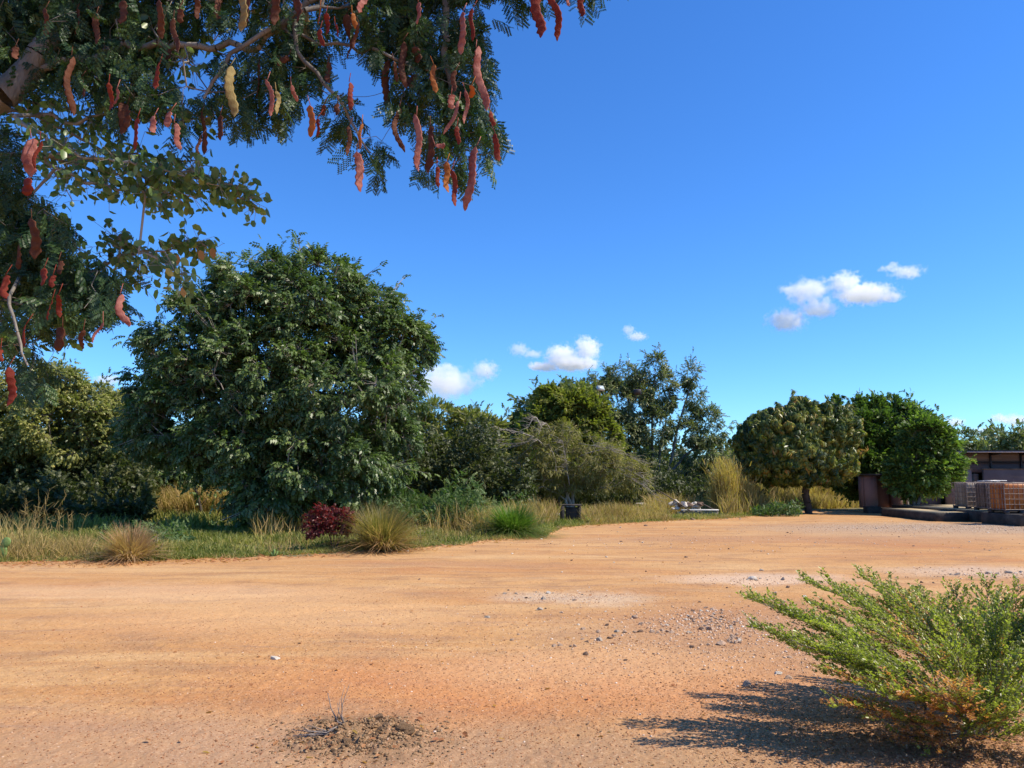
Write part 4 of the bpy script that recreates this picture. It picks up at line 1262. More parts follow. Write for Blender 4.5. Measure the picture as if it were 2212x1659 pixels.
def make_pod_tree():
    r = rng(100)
    D0 = 3.55
    tx, ty = -3.9, 3.6
    root = empty('pod_tree', (tx, ty, 0), 'tree overhanging from the top left with feathery leaves and many red seed pods', 'tree')
    sk = Skel()
    base = [(tx, ty, -.1), (tx + .05, ty, 1.0), (tx + .1, ty, 2.0), tuple(W(-420, 330, 3.6))]
    ids = sk.path(base, [.17, .14, .13, .12])

    def limb(pts, r0, r1, start):
        P = [W(a, b, d) for a, b, d in pts]
        s = np.linspace(0, len(P) - 1, (len(P) - 1) * 3 + 1)
        P = np.array(P)
        q = np.stack([np.interp(s, np.arange(len(P)), P[:, i]) for i in range(3)], 1)
        q[1:-1] += r.normal(size=(len(q) - 2, 3)) * .008
        return sk.path(q, np.linspace(r0, r1, len(q)), start)
    a = limb([(-250, 340, 3.6), (0, 205, 3.55), (85, 120, 3.6), (230, -60, 3.7), (420, -240, 3.9)], .085, .035, ids[-1])
    b = limb([(500, -260, 3.8), (760, -210, 3.7), (940, -120, 3.6), (968, 40, 3.5), (960, 115, 3.5), (985, 235, 3.5), (1000, 300, 3.5)], .028, .008, a[-1])
    limb([(900, -100, 3.5), (700, -20, 3.4), (600, 55, 3.4), (500, 118, 3.4), (440, 212, 3.4)], .02, .006, b[5])
    limb([(640, 110, 3.4), (700, 175, 3.4), (745, 235, 3.4), (775, 300, 3.4), (800, 330, 3.4)], .011, .004, len(sk.P) - 8)
    limb([(1050, -110, 3.6), (1300, -60, 3.6), (1390, -30, 3.6)], .016, .006, b[6])
    c = limb([(-120, 430, 3.9), (-20, 470, 3.9), (60, 560, 3.8), (140, 600, 3.75), (230, 625, 3.7)], .018, .006, ids[-1])
    limb([(20, 640, 3.3), (40, 720, 3.2), (60, 790, 3.2)], .008, .004, c[6])
    # feathery fronds: blobs (px,py,rx,ry,density)
    blobs = [(60, 60, 130, 90, 3.2), (200, 60, 130, 85, 3.2), (330, 60, 90, 75, 2.2), (250, 150, 100, 60, 1.6), (120, 150, 80, 45, 1.0), (430, 15, 80, 38, 1.2), (335, 215, 60, 45, 1.0), (270, 225, 60, 50, 1.0),
             (400, 260, 28, 45, 1.2), (500, 170, 55, 55, 1.1), (520, 245, 32, 50, 1.2), (470, 215, 30, 30, .8), (600, 200, 50, 70, 1.2), (600, 50, 80, 55, 1.4), (680, 110, 50, 65, 1.1), (640, 150, 60, 50, 1.0), (740, 250, 34, 46, 1.1),
             (800, 335, 34, 28, 1.3), (815, 375, 14, 20, 1.0), (725, 300, 22, 30, 1.0), (750, 25, 60, 45, 1.3), (850, 60, 70, 75, 1.8), (930, 60, 80, 75, 1.8), (895, 140, 60, 50, 1.4), (995, 150, 48, 110, 1.4), (1030, 60, 28, 60, .9),
             (880, 235, 38, 38, 1.4), (935, 245, 55, 75, 1.5), (1005, 260, 48, 60, 1.3), (1055, 310, 26, 60, 1.3), (1052, 160, 18, 60, 1.0), (925, 375, 22, 26, 1.2), (985, 345, 34, 45, 1.1), (1130, 6, 60, 16, 1.0), (1262, 10, 20, 10, .4),
             (800, 100, 30, 50, .9), (560, 110, 40, 40, .8), (585, 255, 16, 26, 1.0), (625, 230, 16, 40, 1.0),
             (8, 340, 28, 60, 2.2), (30, 450, 40, 75, 2.4), (62, 520, 65, 65, 2.4), (105, 500, 50, 50, 1.6), (50, 600, 90, 65, 2.2), (150, 590, 60, 50, 1.8), (205, 640, 66, 42, 1.8), (235, 615, 36, 34, 1.4), (180, 665, 66, 36, 1.4), (90, 690, 70, 36, 1.2),
             (24, 720, 40, 36, 1.4), (55, 790, 26, 34, 1.3), (85, 815, 22, 40, 1.5), (25, 870, 18, 10, .5),
             (200, -110, 300, 90, 2.0), (500, -110, 260, 90, 2.2), (850, -100, 280, 90, 2.2), (1080, -70, 160, 50, 1.5), (1250, -70, 110, 40, 1.0), (-100, 80, 100, 150, 2.0),
             (-90, 450, 70, 150, 1.5)]
    Ps, tips = [], []
    for bx, by, rx, ry, dn in blobs:
        n = max(4, int(dn * rx * ry * (.0150 if by > 0 else .036)))
        q = norm(r.normal(size=(n, 2))) * np.sqrt(r.random((n, 1)))
        dep = D0 + r.normal(size=n) * .16 + (0 if dn < 2 else .1)
        depth_sc = .35 if min(rx, ry) > 60 else .12
        P = np.array([W(bx + u * rx, by - 14 + v * ry, d + depth_sc * s) for (u, v), d, s in zip(q, np.maximum(dep, 3.30), np.abs(r.normal(size=n)))])
        Ps.append(P)
        k = max(1, n // 5)
        tips.append(P[r.choice(n, k, replace=False)])
    P = np.concatenate(Ps); tips = np.concatenate(tips)
    n = len(P)
    d = norm(r.normal(size=(n, 3)) * [.8, .8, .5] + [.1, 0, -.9])
    fr = [t_bipinnate(4, 7, 1), t_bipinnate(3, 7, 2), t_bipinnate(4, 6, 3)]
    parts = []
    for i in range(3):
        s = np.arange(n) % 3 == i
        parts.append(inst(fr[i], P[s], d[s], norm(r.normal(size=(s.sum(), 3)) * .5 + [0, -.2, 1]), .115 * (.75 + .5 * r.random(s.sum())), r))
    V, F, T = merge(parts)
    build('crown', V, F, POD_L, root, T)
    sk.grow(tips, r, .05, .06, .3, .22)
    V, F, T = sk.mesh(.0013, .12, .45, 6)
    build('trunk', V, F, BARK, root)
    for i, (x0, y0, x1, y1, wd, c) in enumerate(PODS):
        dd = (3.06 + .46 * r.random()) if c in 'by' else (3.04 + .26 * r.random())
        wd *= 1.0
        p0, p1 = W(x0, y0, dd), W(x1, y1, dd + r.normal() * .02)
        w_ = wd * dd / F_PX
        V, F = pod_mesh(p0, p1, w_, r)
        up = p0 + np.array([r.normal() * .01, .02, .05])
        v2, f2, _ = polytube([p0, (p0 + up) / 2, up], [.002, .0018, .0018], 4)
        V, F, _ = merge([(V, F, np.zeros(len(F))), (v2, f2, np.zeros(len(f2)))])
        o = build('pod', V, F, PODM[c], root, smooth=True)
    return root


make_pod_tree()


def make_round_leaf_tree():
    r = rng(120)
    tx, ty = -4.3, 4.3
    root = empty('round_leaf_tree', (tx, ty, 0), 'tree reaching in from the left with slender branches of oval leaves', 'tree')
    sk = Skel()
    ids = sk.path([(tx, ty, -.1), (tx, ty, 1.2), tuple(W(-450, 500, 4.2)), tuple(W(-200, 380, 4.1))], [.13, .11, .08, .06])
    brs = [
        [(-60, 250), (60, 240), (150, 290), (250, 335), (350, 345), (440, 350)], [(60, 240), (160, 265), (300, 240), (400, 240), (455, 250)],
        [(-60, 330), (100, 340), (200, 368), (300, 378), (400, 400), (480, 412), (555, 440)], [(100, 335), (220, 345), (330, 380), (420, 375), (500, 400), (540, 425)],
        [(100, 350), (190, 395), (280, 410), (350, 425), (420, 425)], [(30, 250), (110, 310), (180, 340), (280, 350), (380, 370), (470, 400)],
        [(-80, 200), (60, 215), (130, 230), (200, 260), (240, 310)], [(150, 60), (280, 80), (350, 90), (430, 85), (460, 92)], [(250, 40), (330, 70), (380, 120), (420, 150)],
        [(-60, 560), (100, 590), (180, 600), (250, 562), (300, 545), (360, 540), (420, 535), (455, 545)], [(250, 562), (265, 535), (258, 512), (240, 510)], [(300, 548), (350, 560), (390, 590), (400, 615)], [(260, 565), (300, 580), (290, 620)],
        [(-60, 640), (60, 660), (120, 690), (140, 720)], [(0, 690), (60, 700), (90, 730)], [(-60, 690), (10, 720), (40, 750)], [(500, 30), (560, 20), (580, 40)], [(360, 540), (400, 525), (420, 520), (440, 530)],
        [(420, 10), (470, 20), (500, 40)], [(300, 375), (330, 410), (345, 440)], [(-40, 260), (60, 300), (120, 380), (150, 430)], [(60, 430), (110, 470), (160, 520), (170, 540)]]
    P, D = [], []
    for k, br in enumerate(brs):
        dep = 3.9 + r.normal() * .25
        pts = np.array([W(a, b, dep + r.normal() * .04) for a, b in br])
        s = np.linspace(0, len(pts) - 1, (len(pts) - 1) * 4 + 1)
        q = np.stack([np.interp(s, np.arange(len(pts)), pts[:, i]) for i in range(3)], 1)
        q[1:] += r.normal(size=(len(q) - 1, 3)) * .008
        start = ids[-1]
        if br[0][0] > -40:
            A = np.array(sk.P); start = int(np.argmin(np.linalg.norm(A - q[0], axis=1)))
        sk.path(q, np.linspace(.011 if len(br) > 4 else .006, .0025, len(q)), start)
        nl = int(30 * (len(br) - 1) * (1.25 if k < 7 else (.9 if k < 13 else .8)))
        for j in range(nl):
            t = (.12 + .88 * r.random()) * (len(q) - 1); i = min(len(q) - 2, int(t))
            c = q[i] + (q[i + 1] - q[i]) * (t - i)
            off = r.normal(size=3) * [.045, .07, .04]
            P.append(c + off); D.append(r.normal(size=3) * [.5, .5, .35] + [.25, 0, -.6])
    P = np.array(P); n = len(P)
    L = .05 * (.65 + .6 * r.random(n))
    N = r.normal(size=(n, 3)) * [1, 1, .4]
    V, F, T = inst(T_RL, P, D, N, np.stack([L, L * .78, L * .8], 1), r)
    build('crown', V, F, ROUND_L, root, T)
    # petioles joining every leaf to the nearest branch
    V, F, T = sk.mesh(.0025, .1, .4, 5)
    A = np.array(sk.P)
    near = np.array([A[np.argmin(((A - p) ** 2).sum(1))] for p in P])
    m = np.linalg.norm(near - P, axis=1) < .18
    v2, f2, t2 = tubes(near[m], P[m], .0012, .0009, 5)
    V, F, T = merge([(V, F, T), (v2, f2, t2)])
    build('trunk', V, F, BARK_PALE, root)
    for (px, py, a) in ((432, 550, 0), (458, 545, 1), (396, 628, 2), (383, 560, 3), (238, 408, 4)):
        c = W(px, py - 10, 3.85)
        V, F, T = inst(T_RL, [c], [(.3 - .1 * a, 0, -1)], [(.2, -1, .1)], np.array([[.06, .042, .05]]), r)
        tag(build('withered_leaf', V, F, DEADLEAF, root, T), 'withered orange-brown leaf')


DEADLEAF = leaf_mat('dead_leaf', [(0, (.30, .11, .05)), (.6, (.42, .19, .08)), (1, (.55, .33, .17))], .6, .35)
make_round_leaf_tree()

# ================================================================ BUSH IN THE RIGHT FOREGROUND
def make_bush():
    r = rng(140)
    b = G(2108, 1588)
    root = empty('bush', (b[0], b[1], 0), 'spreading bush with small green leaves and dead orange-brown sprays, nearest on the right', 'bush')
    d0 = b[1]
    # plumes: tip px,py, depth offset, length px, direction in the picture (from foot to tip), dead share
    pl = [(1608, 1290, .1, 330, -153, 0), (1632, 1350, -.25, 300, -160, 0), (1738, 1252, .8, 300, -153, .05), (1748, 1302, .5, 280, -155, .05), (1858, 1236, 1.1, 260, -140, .05), (1915, 1262, 1.3, 240, -140, .05),
          (1985, 1280, 1.2, 200, -130, .05), (2062, 1268, .9, 230, -105, .05), (2130, 1262, .7, 240, -95, 0), (2200, 1262, .6, 240, -80, 0), (2270, 1285, .4, 260, -65, 0), (2330, 1370, .2, 260, -45, 0),
          (1800, 1400, -.2, 230, -158, 0), (1700, 1385, .5, 230, -165, .1), (1850, 1330, .8, 220, -150, .55), (1900, 1300, 1.0, 220, -145, .15), (1790, 1345, .7, 230, -150, .1), (1960, 1340, .7, 210, -135, .3),
          (2020, 1330, .5, 210, -120, .05), (2100, 1330, .2, 220, -100, 0), (2170, 1330, .0, 220, -85, 0), (2240, 1380, -.1, 240, -60, 0), (1850, 1480, -.4, 200, -165, .35), (1870, 1545, -.45, 180, -172, .8),
          (1895, 1420, .2, 220, -148, .5), (1930, 1590, -.35, 150, 178, .95), (1935, 1500, -.5, 170, -160, .8), (1960, 1440, -.1, 190, -140, .55), (2010, 1410, -.2, 180, -125, .15), (2060, 1400, -.4, 180, -110, 0),
          (2190, 1430, -.5, 190, -65, .2), (2250, 1490, -.5, 190, -45, 0), (2010, 1490, -.6, 150, -150, .7), (2190, 1535, -.6, 150, -25, .1), (2290, 1560, -.5, 180, -20, 0), (2060, 1480, -.6, 130, -120, .8),
          (1980, 1560, -.3, 130, -175, .95),  (1820, 1430, .3, 200, -155, .1), (1955, 1385, .4, 200, -140, .5), (2230, 1330, .3, 220, -75, 0), (1900, 1370, .5, 200, -150, .6), (1940, 1620, -.3, 130, 170, .9), (1690, 1320, .1, 280, -157, 0), (1720, 1400, -.1, 260, -162, .05), (1810, 1270, 1.0, 240, -150, .05), (1770, 1440, -.3, 220, -165, .1), (2040, 1300, .8, 220, -110, 0), (2165, 1290, .5, 230, -85, 0), (2240, 1300, .4, 240, -70, 0), (1840, 1385, .3, 220, -150, .2), (1800, 1520, -.45, 200, -170, .6), (1900, 1500, -.5, 180, -165, .5), (2150, 1350, .0, 200, -95, .1)]
    GP, GD, DP, DD, tb, feet, axes = [], [], [], [], [], [], []
    for (px, py, dy, L, an, dead) in pl:
        tip = W(px, py, d0 + dy)
        a = R(an)
        foot = W(px - L * math.cos(a), py - L * math.sin(a), d0 + dy * .55)
        tip[2] = max(tip[2], .07); foot[2] = max(foot[2], .06)
        t = np.linspace(0, 1, 14)[:, None]
        mid = (foot + tip) / 2 + np.array([0, 0, -.02 + .06 * r.random()]) + r.normal(size=3) * .02
        pts = (1 - t) ** 2 * foot + 2 * t * (1 - t) * mid + t * t * tip
        pts[1:-1] += r.normal(size=(12, 3)) * .005
        feet.append(foot); axes.append(pts)
        tb.append(polytube(pts, np.linspace(.0055, .0014, 14), 6))
        ax = norm(tip - foot); LW = np.linalg.norm(tip - foot)
        side = norm(np.cross(ax, [0, 0, 1]))
        nt_ = int(56 * LW + 10)
        for k in range(nt_):
            q = .04 + .96 * (k + r.random()) / nt_
            i = min(12, int(q * 13)); c = pts[i] + (pts[i + 1] - pts[i]) * (q * 13 - i)
            s = 1 if k % 2 else -1
            tl = (.30 * (1 - q) ** .6 + .05) * (.5 + .8 * r.random())
            dd = norm(ax * (.8 + .4 * r.random()) + side * s * (.35 + .5 * r.random()) + np.array([0, 0, .35 * r.random()]) + r.normal(size=3) * .16)
            e = c + dd * tl
            tb.append(polytube([c, (c + e) / 2 + r.normal(size=3) * .004, e], [.0017, .0012, .0007], 4))
            nl = max(3, int(tl / .0085))
            tt = (.1 + .9 * (np.arange(nl) + r.random(nl)) / nl)[:, None]
            P = c + (e - c) * tt + r.normal(size=(nl, 3)) * .005
            sd = norm(np.cross(dd, [0, 0, 1]))
            sg = np.where(np.arange(nl) % 2, 1, -1)[:, None]
            Dl = dd * .8 + sd * sg * .9 + np.array([0, 0, .3]) + r.normal(size=(nl, 3)) * .35
            isdead = r.random() < dead
            if isdead and r.random() < .35: continue
            (DP if isdead else GP).append(P); (DD if isdead else GD).append(Dl)
    for P, D, nm, mat, s in ((GP, GD, 'foliage', BUSHLEAF, .0235), (DP, DD, 'dead_foliage', DEADFINE, .020)):
        P = np.concatenate(P); D = np.concatenate(D); n = len(P)
        L = s * (.6 + .7 * r.random(n))
        N = norm(r.normal(size=(n, 3)) * .5 + [0, 0, 1])
        V, F, T = inst(T_RL, P, D, N, np.stack([L, L * .72, L], 1), r)
        T = .6 * T + .4 * np.repeat(noise(P * 4, 7), 2)
        o = build(nm, V, F, mat, root, T)
        if nm == 'dead_foliage': tag(o, 'dead orange-brown sprays of leaves')
    sk = Skel()
    o0 = b + np.array([0, 0, -.04])
    for (x1, y1, x2, y2, dy) in ((2060, 1520, 1960, 1455, 0), (2110, 1520, 2070, 1440, .2), (2150, 1530, 2260, 1450, -.1), (2090, 1550, 2000, 1520, -.3), (2105, 1540, 2040, 1400, .5)):
        sk.path([o0 + r.normal(size=3) * [.04, .04, 0], W(x1, y1, d0 + dy * .4), W(x2, y2, d0 + dy)], [.026, .017, .011])
    sk.grow(np.array(feet), r, .12, .06, .3, .15)
    V, F, T = sk.mesh(.005, .03, .4, 6)
    tb.append((V, F, T))
    V, F, T = merge(tb)
    build('branches', V, F, BARK, root)
    return b


BUSHLEAF = leaf_mat('small_leaf', [(0, (.08, .09, .018)), (.4, (.20, .21, .04)), (.75, (.36, .34, .075)), (1, (.56, .49, .15))], .36, .38, spec=.45)
DEADFINE = leaf_mat('dead_small_leaf', [(0, (.26, .09, .03)), (.5, (.46, .19, .07)), (.8, (.62, .34, .18)), (1, (.72, .50, .34))], .55, .4)
BB = make_bush()

# ================================================================ SHED, TANKS AND MASONRY (right)
PLASTER = plain_mat('weathered_plaster', (.135, .095, .095), (.20, .145, .14), 1.3, .95, .4)


def peeling_mat():
    m, n, out = new_mat('peeling_wall')
    tc = n.nodes.new('ShaderNodeTexCoord')
    a = nz(n, .8, 5, .6, tc.outputs['Object']); base = ramp(n, [(.3, (.15, .115, .105)), (.7, (.24, .185, .17))], a.outputs[0])
    b = nz(n, 5, 5, .7, tc.outputs['Object']); k = ramp(n, [(.66, (0, 0, 0)), (.70, (1, 1, 1))], b.outputs[0])
    mx = n.nodes.new('ShaderNodeMix'); mx.data_type = 'RGBA'
    n.links.new(k.outputs[0], mx.inputs[0]); n.links.new(base.outputs[0], mx.inputs[6]); mx.inputs[7].default_value = (.45, .40, .38, 1)
    p = n.nodes.new('ShaderNodeBsdfPrincipled'); p.inputs['Roughness'].default_value = .95
    n.links.new(mx.outputs[2], p.inputs['Base Color']); n.links.new(p.outputs[0], out.inputs[0])
    return m


PEEL = peeling_mat()
CONC = plain_mat('old_concrete', (.09, .075, .055), (.26, .21, .15), 2.5, .95, .6)
CONC_D = plain_mat('dark_concrete', (.025, .022, .02), (.09, .075, .062), 2.5, .95, .6)  # much darker tone of the concrete, mottled by noise
PALE = plain_mat('limewashed_stone', (.55, .50, .42), (.78, .74, .66), 5, .9, .5)
PINKW = plain_mat('faded_pink_paint', (.26, .15, .13), (.34, .20, .17), 2.5, .85, .3)
DARKM = plain_mat('dark_metal', (.02, .018, .02), (.06, .05, .05), 5, .6, .2)
STEEL = plain_mat('galvanised_steel', (.42, .41, .40), (.62, .60, .58), 9, .5, .2, .6)
WOOD_D = plain_mat('weathered_wood', (.08, .06, .045), (.19, .14, .10), 6, .9, .5)
BOARD = plain_mat('brown_boards', (.17, .125, .10), (.27, .20, .165), 3, .9, .4, streak=(.15, 1, 6))
BOARD2 = plain_mat('purplish_boards', (.13, .10, .10), (.20, .155, .15), 3, .9, .4, streak=(.15, 1, 6))


def boxes(name, lst, mat, parent, bevel=0):
    V, F, T = merge([box(*b) for b in lst])
    o = build(name, V, F, mat, parent)
    if bevel:
        m = o.modifiers.new('bevel', 'BEVEL'); m.width = bevel; m.segments = 1
    return o


def zat(py, y): return W(CX, py, y)[2]


def xat(px, y): return (px - CX) / F_PX * y * 1.0 * (1.0 / (math.cos(PITCH) + 0)) * math.cos(PITCH)


def XP(px, py, y): return W(px, py, y)[0]


ys = 44.0
x0, x1 = XP(2062, 1000, ys), 46.0
shed = empty('shed', (x0, ys, 0), 'long low open shed with brown boarded upper wall and peeling purple-grey lower wall', 'shed')
zr = zat(977, ys); zb1 = zat(997, ys); zb2 = zat(1000.5, ys); zb3 = zat(1013, ys)
boxes('roof', [((x0 + x1) / 2 - .3, ys + 2.6, zr + .05, x1 - x0 + 1.0, 7.0, .07)], DARKM, shed)
boxes('fascia', [((x0 + x1) / 2 - .3, ys - .93, zr - .02, x1 - x0 + 1.0, .04, .05)], STEEL, shed)
boxes('upper_boards', [((x0 + x1) / 2, ys + .3, (zr + zb1) / 2 - .02, x1 - x0, .05, zr - zb1 - .04)], BOARD, shed)
boxes('lower_boards', [((x0 + x1) / 2, ys + .3, (zb2 + zb3) / 2 - .1, x1 - x0, .05, zb2 - zb3 + .2)], BOARD2, shed)
boxes('beam', [((x0 + x1) / 2, ys + .22, (zb1 + zb2) / 2, x1 - x0, .12, zb1 - zb2)], DARKM, shed)
for px in (2068, 2143, 2209, 2275, 2340):
    xx = XP(px, 990, ys)
    boxes('post', [(xx, ys + .15, (zr + zb3) / 2 - .5, .09, .09, zr - zb3 + 1.0), (xx, ys - .3, zr - .12, .07, .9, .10)], DARKM, shed)
boxes('interior_wall', [((x0 + x1) / 2, ys + 5, 1.2, x1 - x0, .1, 2.4)], DARKM, shed)
yw = ys - .4
xa, xb, xc = XP(2040, 1030, yw), XP(2097, 1030, yw), XP(2124, 1030, yw)
zt = zat(1014, yw)
boxes('wall', [((xa + xb) / 2, yw, zt / 2 - .1, xb - xa, .2, zt + .2), ((xc + x1) / 2, yw, zt / 2 - .1, x1 - xc, .2, zt + .2)], PEEL, shed)
boxes('wall_cap', [((xa + xb) / 2, yw, zt + .02, xb - xa + .04, .26, .045), ((xc + x1) / 2, yw, zt + .02, x1 - xc + .04, .26, .045)], CONC, shed)
boxes('door_pillar', [(XP(2109, 1030, yw + .5), yw + .6, .9, .26, .2, 1.8 + .2)], BOARD, shed)
x2 = XP(1975, 1075, ys + .6)
wl = empty('garden_wall', (x2, ys, 0), 'low plastered purple-grey wall seen under the dark green bushy tree', 'wall')
boxes('plaster', [((x2 + xa) / 2, ys + .2, .6, xa - x2, .18, 1.5)], PLASTER, wl)
boxes('coping', [((x2 + xa) / 2, ys + .2, 1.37, xa - x2 + .05, .24, .05)], CONC, wl)

# small pink outbuilding behind the citrus trunk
yo = 36.6
oa, ob = XP(1868, 1080, yo), XP(1950, 1080, yo)
om = XP(1894, 1080, yo)
outb = empty('outbuilding', (oa, yo, 0), 'small outbuilding with one faded pink wall and a dark opening under the tree', 'outbuilding')
boxes('wall', [((oa + om) / 2, yo, 1.0, om - oa, .2, 1.5), (oa + .1, yo + .35, 1.0, .2, .5, 1.5), (ob - .1, yo + .5, 1.0, .2, .8, 1.5), ((om + ob) / 2 + .1, yo + 1.0, 1.0, ob - om - .2, .2, 1.5)], PINKW, outb)
boxes('plinth', [((oa + om) / 2, yo - .08, .12, om - oa + .06, .5, .42), ((om + ob) / 2 + .03, yo, .1, ob - om - .07, .4, .35)], CONC_D, outb, .02)
boxes('roof', [((oa + ob) / 2, yo + .45, 1.80, ob - oa + .1, 1.4, .09)], DARKM, outb)
for i, (px, h) in enumerate(((1949, .75), (1962, .7))):
    c_ = G(px, 1108)
    p_ = empty('wooden_post', (c_[0], c_[1], 0), ['short weathered post leaning beside the pink outbuilding', 'short pale post at the foot of the forked tree'][i], 'post')
    boxes('stake', [(c_[0], c_[1], h / 2, .09, .09, h)], [WOOD_D, BARK_PALE][i], p_, .01)

# concrete platforms
pa0, pa1 = 16.0, 20.8
pf = empty('concrete_platform', (pa0, 28.9, 0), 'low crumbling concrete platform under the rear tanks, its top coloured sunlit yellow', 'platform')
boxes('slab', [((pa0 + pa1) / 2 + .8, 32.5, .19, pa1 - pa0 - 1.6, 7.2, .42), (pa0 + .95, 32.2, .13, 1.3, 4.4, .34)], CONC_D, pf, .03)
SUNLIT_CONC = plain_mat('sunlit_concrete', (.34, .26, .15), (.50, .40, .25), 2.5, .95, .6)  # sunlight on the platform top put into a brighter yellow concrete colour
boxes('sunlit_top', [((pa0 + pa1) / 2 + .8, 32.6, .41, pa1 - pa0 - 1.7, 7.0, .03), (pa0 + .95, 32.2, .31, 1.2, 4.3, .03)], SUNLIT_CONC, pf)
pf2 = empty('concrete_platform', (17.2, 26.4, 0), 'concrete platform nearest the camera, under the rusty orange tank', 'platform')
boxes('slab', [(24.4, 27.5, .18, 14.4, 2.2, .44)], CONC_D, pf2, .03)
boxes('edge_board', [(24.4, 26.37, .42, 14.2, .05, .06)], WOOD_D, pf2)


def stain_mat(name, c1, c2, c3, tr):
    m, n, out = new_mat(name)
    tc = n.nodes.new('ShaderNodeTexCoord')
    mp = n.nodes.new('ShaderNodeMapping'); mp.inputs['Scale'].default_value = (3, 3, .6); n.links.new(tc.outputs['Object'], mp.inputs[0])
    a = nz(n, 1.6, 6, .65, mp.outputs[0])
    r = ramp(n, [(.32, c1), (.5, c2), (.68, c3)], a.outputs[0])
    p = n.nodes.new('ShaderNodeBsdfPrincipled'); p.inputs['Roughness'].default_value = .4
    n.links.new(r.outputs[0], p.inputs['Base Color'])
    t = n.nodes.new('ShaderNodeBsdfTranslucent'); n.links.new(r.outputs[0], t.inputs[0])
    mx = n.nodes.new('ShaderNodeMixShader'); mx.inputs[0].default_value = tr
    n.links.new(p.outputs[0], mx.inputs[1]); n.links.new(t.outputs[0], mx.inputs[2]); n.links.new(mx.outputs[0], out.inputs[0])
    return m


def round_box(cx, cy, z0, sx, sy, sz, rad=.09, seg=4):
    """box with rounded vertical edges and softened top, hollow"""
    prof = []
    for k, (qx, qy) in enumerate(((1, 1), (-1, 1), (-1, -1), (1, -1))):
        for i in range(seg + 1):
            a = (k + i / seg) * math.pi / 2
            prof.append((qx * (sx / 2 - rad) + rad * math.cos(a), qy * (sy / 2 - rad) + rad * math.sin(a)))
    prof = np.array(prof); n = len(prof)
    V = []; lev = [(0, .94), (.05, 1), (sz - .09, 1), (sz - .03, .975), (sz, .9)]
    for z, s in lev:
        V.append(np.column_stack([prof[:, 0] * s + cx, prof[:, 1] * s + cy, np.full(n, z0 + z)]))
    V = np.concatenate(V + [np.array([[cx, cy, z0 + sz + .005], [cx, cy, z0]])])
    i = np.arange(n); j = (i + 1) % n
    F = [np.stack([i, j, j + n, i + n], 1) + k * n for k in range(len(lev) - 1)]
    top = len(lev) * n
    F.append(np.stack([i + (len(lev) - 1) * n, j + (len(lev) - 1) * n, np.full(n, top), np.full(n, top)], 1)[:0])
    F = np.concatenate(F)
    # caps as strips
    caps = []
    for base, flip in (((len(lev) - 1) * n, False), (0, True)):
        for q in range(n // 2 - 1):
            f = [base + q, base + q + 1, base + n - 2 - q, base + n - 1 - q]
            caps.append(f[::-1] if flip else f)
    return V, np.concatenate([F, np.array(caps)]), None


def ibc(x, y, z, mat, label, seed, lx=1.2, ly=1.0):
    r = rng(seed)
    cx, cy = x + lx / 2, y + ly / 2
    root = empty('liquid_tank', (cx, cy, z), label, 'tank', 'caged plastic tanks on the concrete platforms')
    V, F, _ = round_box(cx, cy, z + .14, lx - .08, ly - .08, .90)
    build('bottle', V, F, mat, root, smooth=False)
    V, F, T = merge([polytube([(cx, cy, z + 1.03), (cx, cy, z + 1.10)], [.11, .11], 6)])
    build('lid', V, F, DARKM, root)
    bars = []
    hx, hy = lx / 2, ly / 2
    rb = .0095
    def seg(a, b, q=rb): bars.append(tubes(np.array([a]), np.array([b]), q, q, 6))
    for k in range(6):
        zz = z + .14 + k * .182
        q = rb * (1.5 if k in (0, 5) else 1)
        for a, b in (((-hx, -hy), (hx, -hy)), ((hx, -hy), (hx, hy)), ((hx, hy), (-hx, hy)), ((-hx, hy), (-hx, -hy))):
            seg((cx + a[0], cy + a[1], zz), (cx + b[0], cy + b[1], zz), q)
    for k in range(8):
        xx = cx - hx + lx * k / 7
        for s in (-1, 1): seg((xx, cy + s * (hy - .012), z + .1), (xx, cy + s * (hy - .012), z + 1.06))
    for k in range(7):
        yy = cy - hy + ly * k / 6
        for s in (-1, 1): seg((cx + s * (hx - .012), yy, z + .1), (cx + s * (hx - .012), yy, z + 1.06))
    for s in (-.3, .3): seg((cx - hx, cy + s, z + 1.065), (cx + hx, cy + s, z + 1.065), .014)
    build('cage', *merge(bars)[:2], CAGE, root)
    pal = [(cx, cy, z + .115, lx, ly, .03)] + [(cx + a * (hx - .07), cy + b * (hy - .07), z + .05, .14, .14, .10) for a in (-1, 0, 1) for b in (-1, 1)] + [(cx, cy + b * (hy - .07), z + .012, lx, .12, .02) for b in (-1, 1)]
    V, F, T = merge([box(*p) for p in pal]); build('pallet', V, F, DARKM, root)
    return root


CAGE = plain_mat('rusty_cage_steel', (.16, .10, .07), (.36, .30, .26), 14, .7, .3, .3)
T_BEIGE = stain_mat('dirty_beige_plastic', (.16, .12, .09), (.36, .29, .22), (.46, .38, .30), .2)
T_DARK = stain_mat('dark_stained_plastic', (.05, .035, .03), (.12, .085, .075), (.20, .15, .13), .15)
T_RUST = stain_mat('rust_stained_plastic', (.22, .06, .015), (.52, .17, .03), (.60, .30, .10), .3)
ibc(17.97, 30.7, .40, T_BEIGE, 'dirty beige plastic tank in a metal cage, leftmost of the caged tanks', 150)
ibc(17.80, 29.0, .40, T_DARK, 'dark brown stained tank in a metal cage between beige and orange tanks', 151)
ibc(17.24, 27.2, .40, T_RUST, 'rust-orange stained plastic tank in a metal cage at the right edge', 152)
ibc(18.75, 27.25, .40, T_RUST, 'second rusty orange caged tank, cut off by the right edge of the photo', 153)
ibc(19.45, 29.3, .40, T_DARK, 'dark tank in a metal cage standing behind the rust-orange tanks', 154)
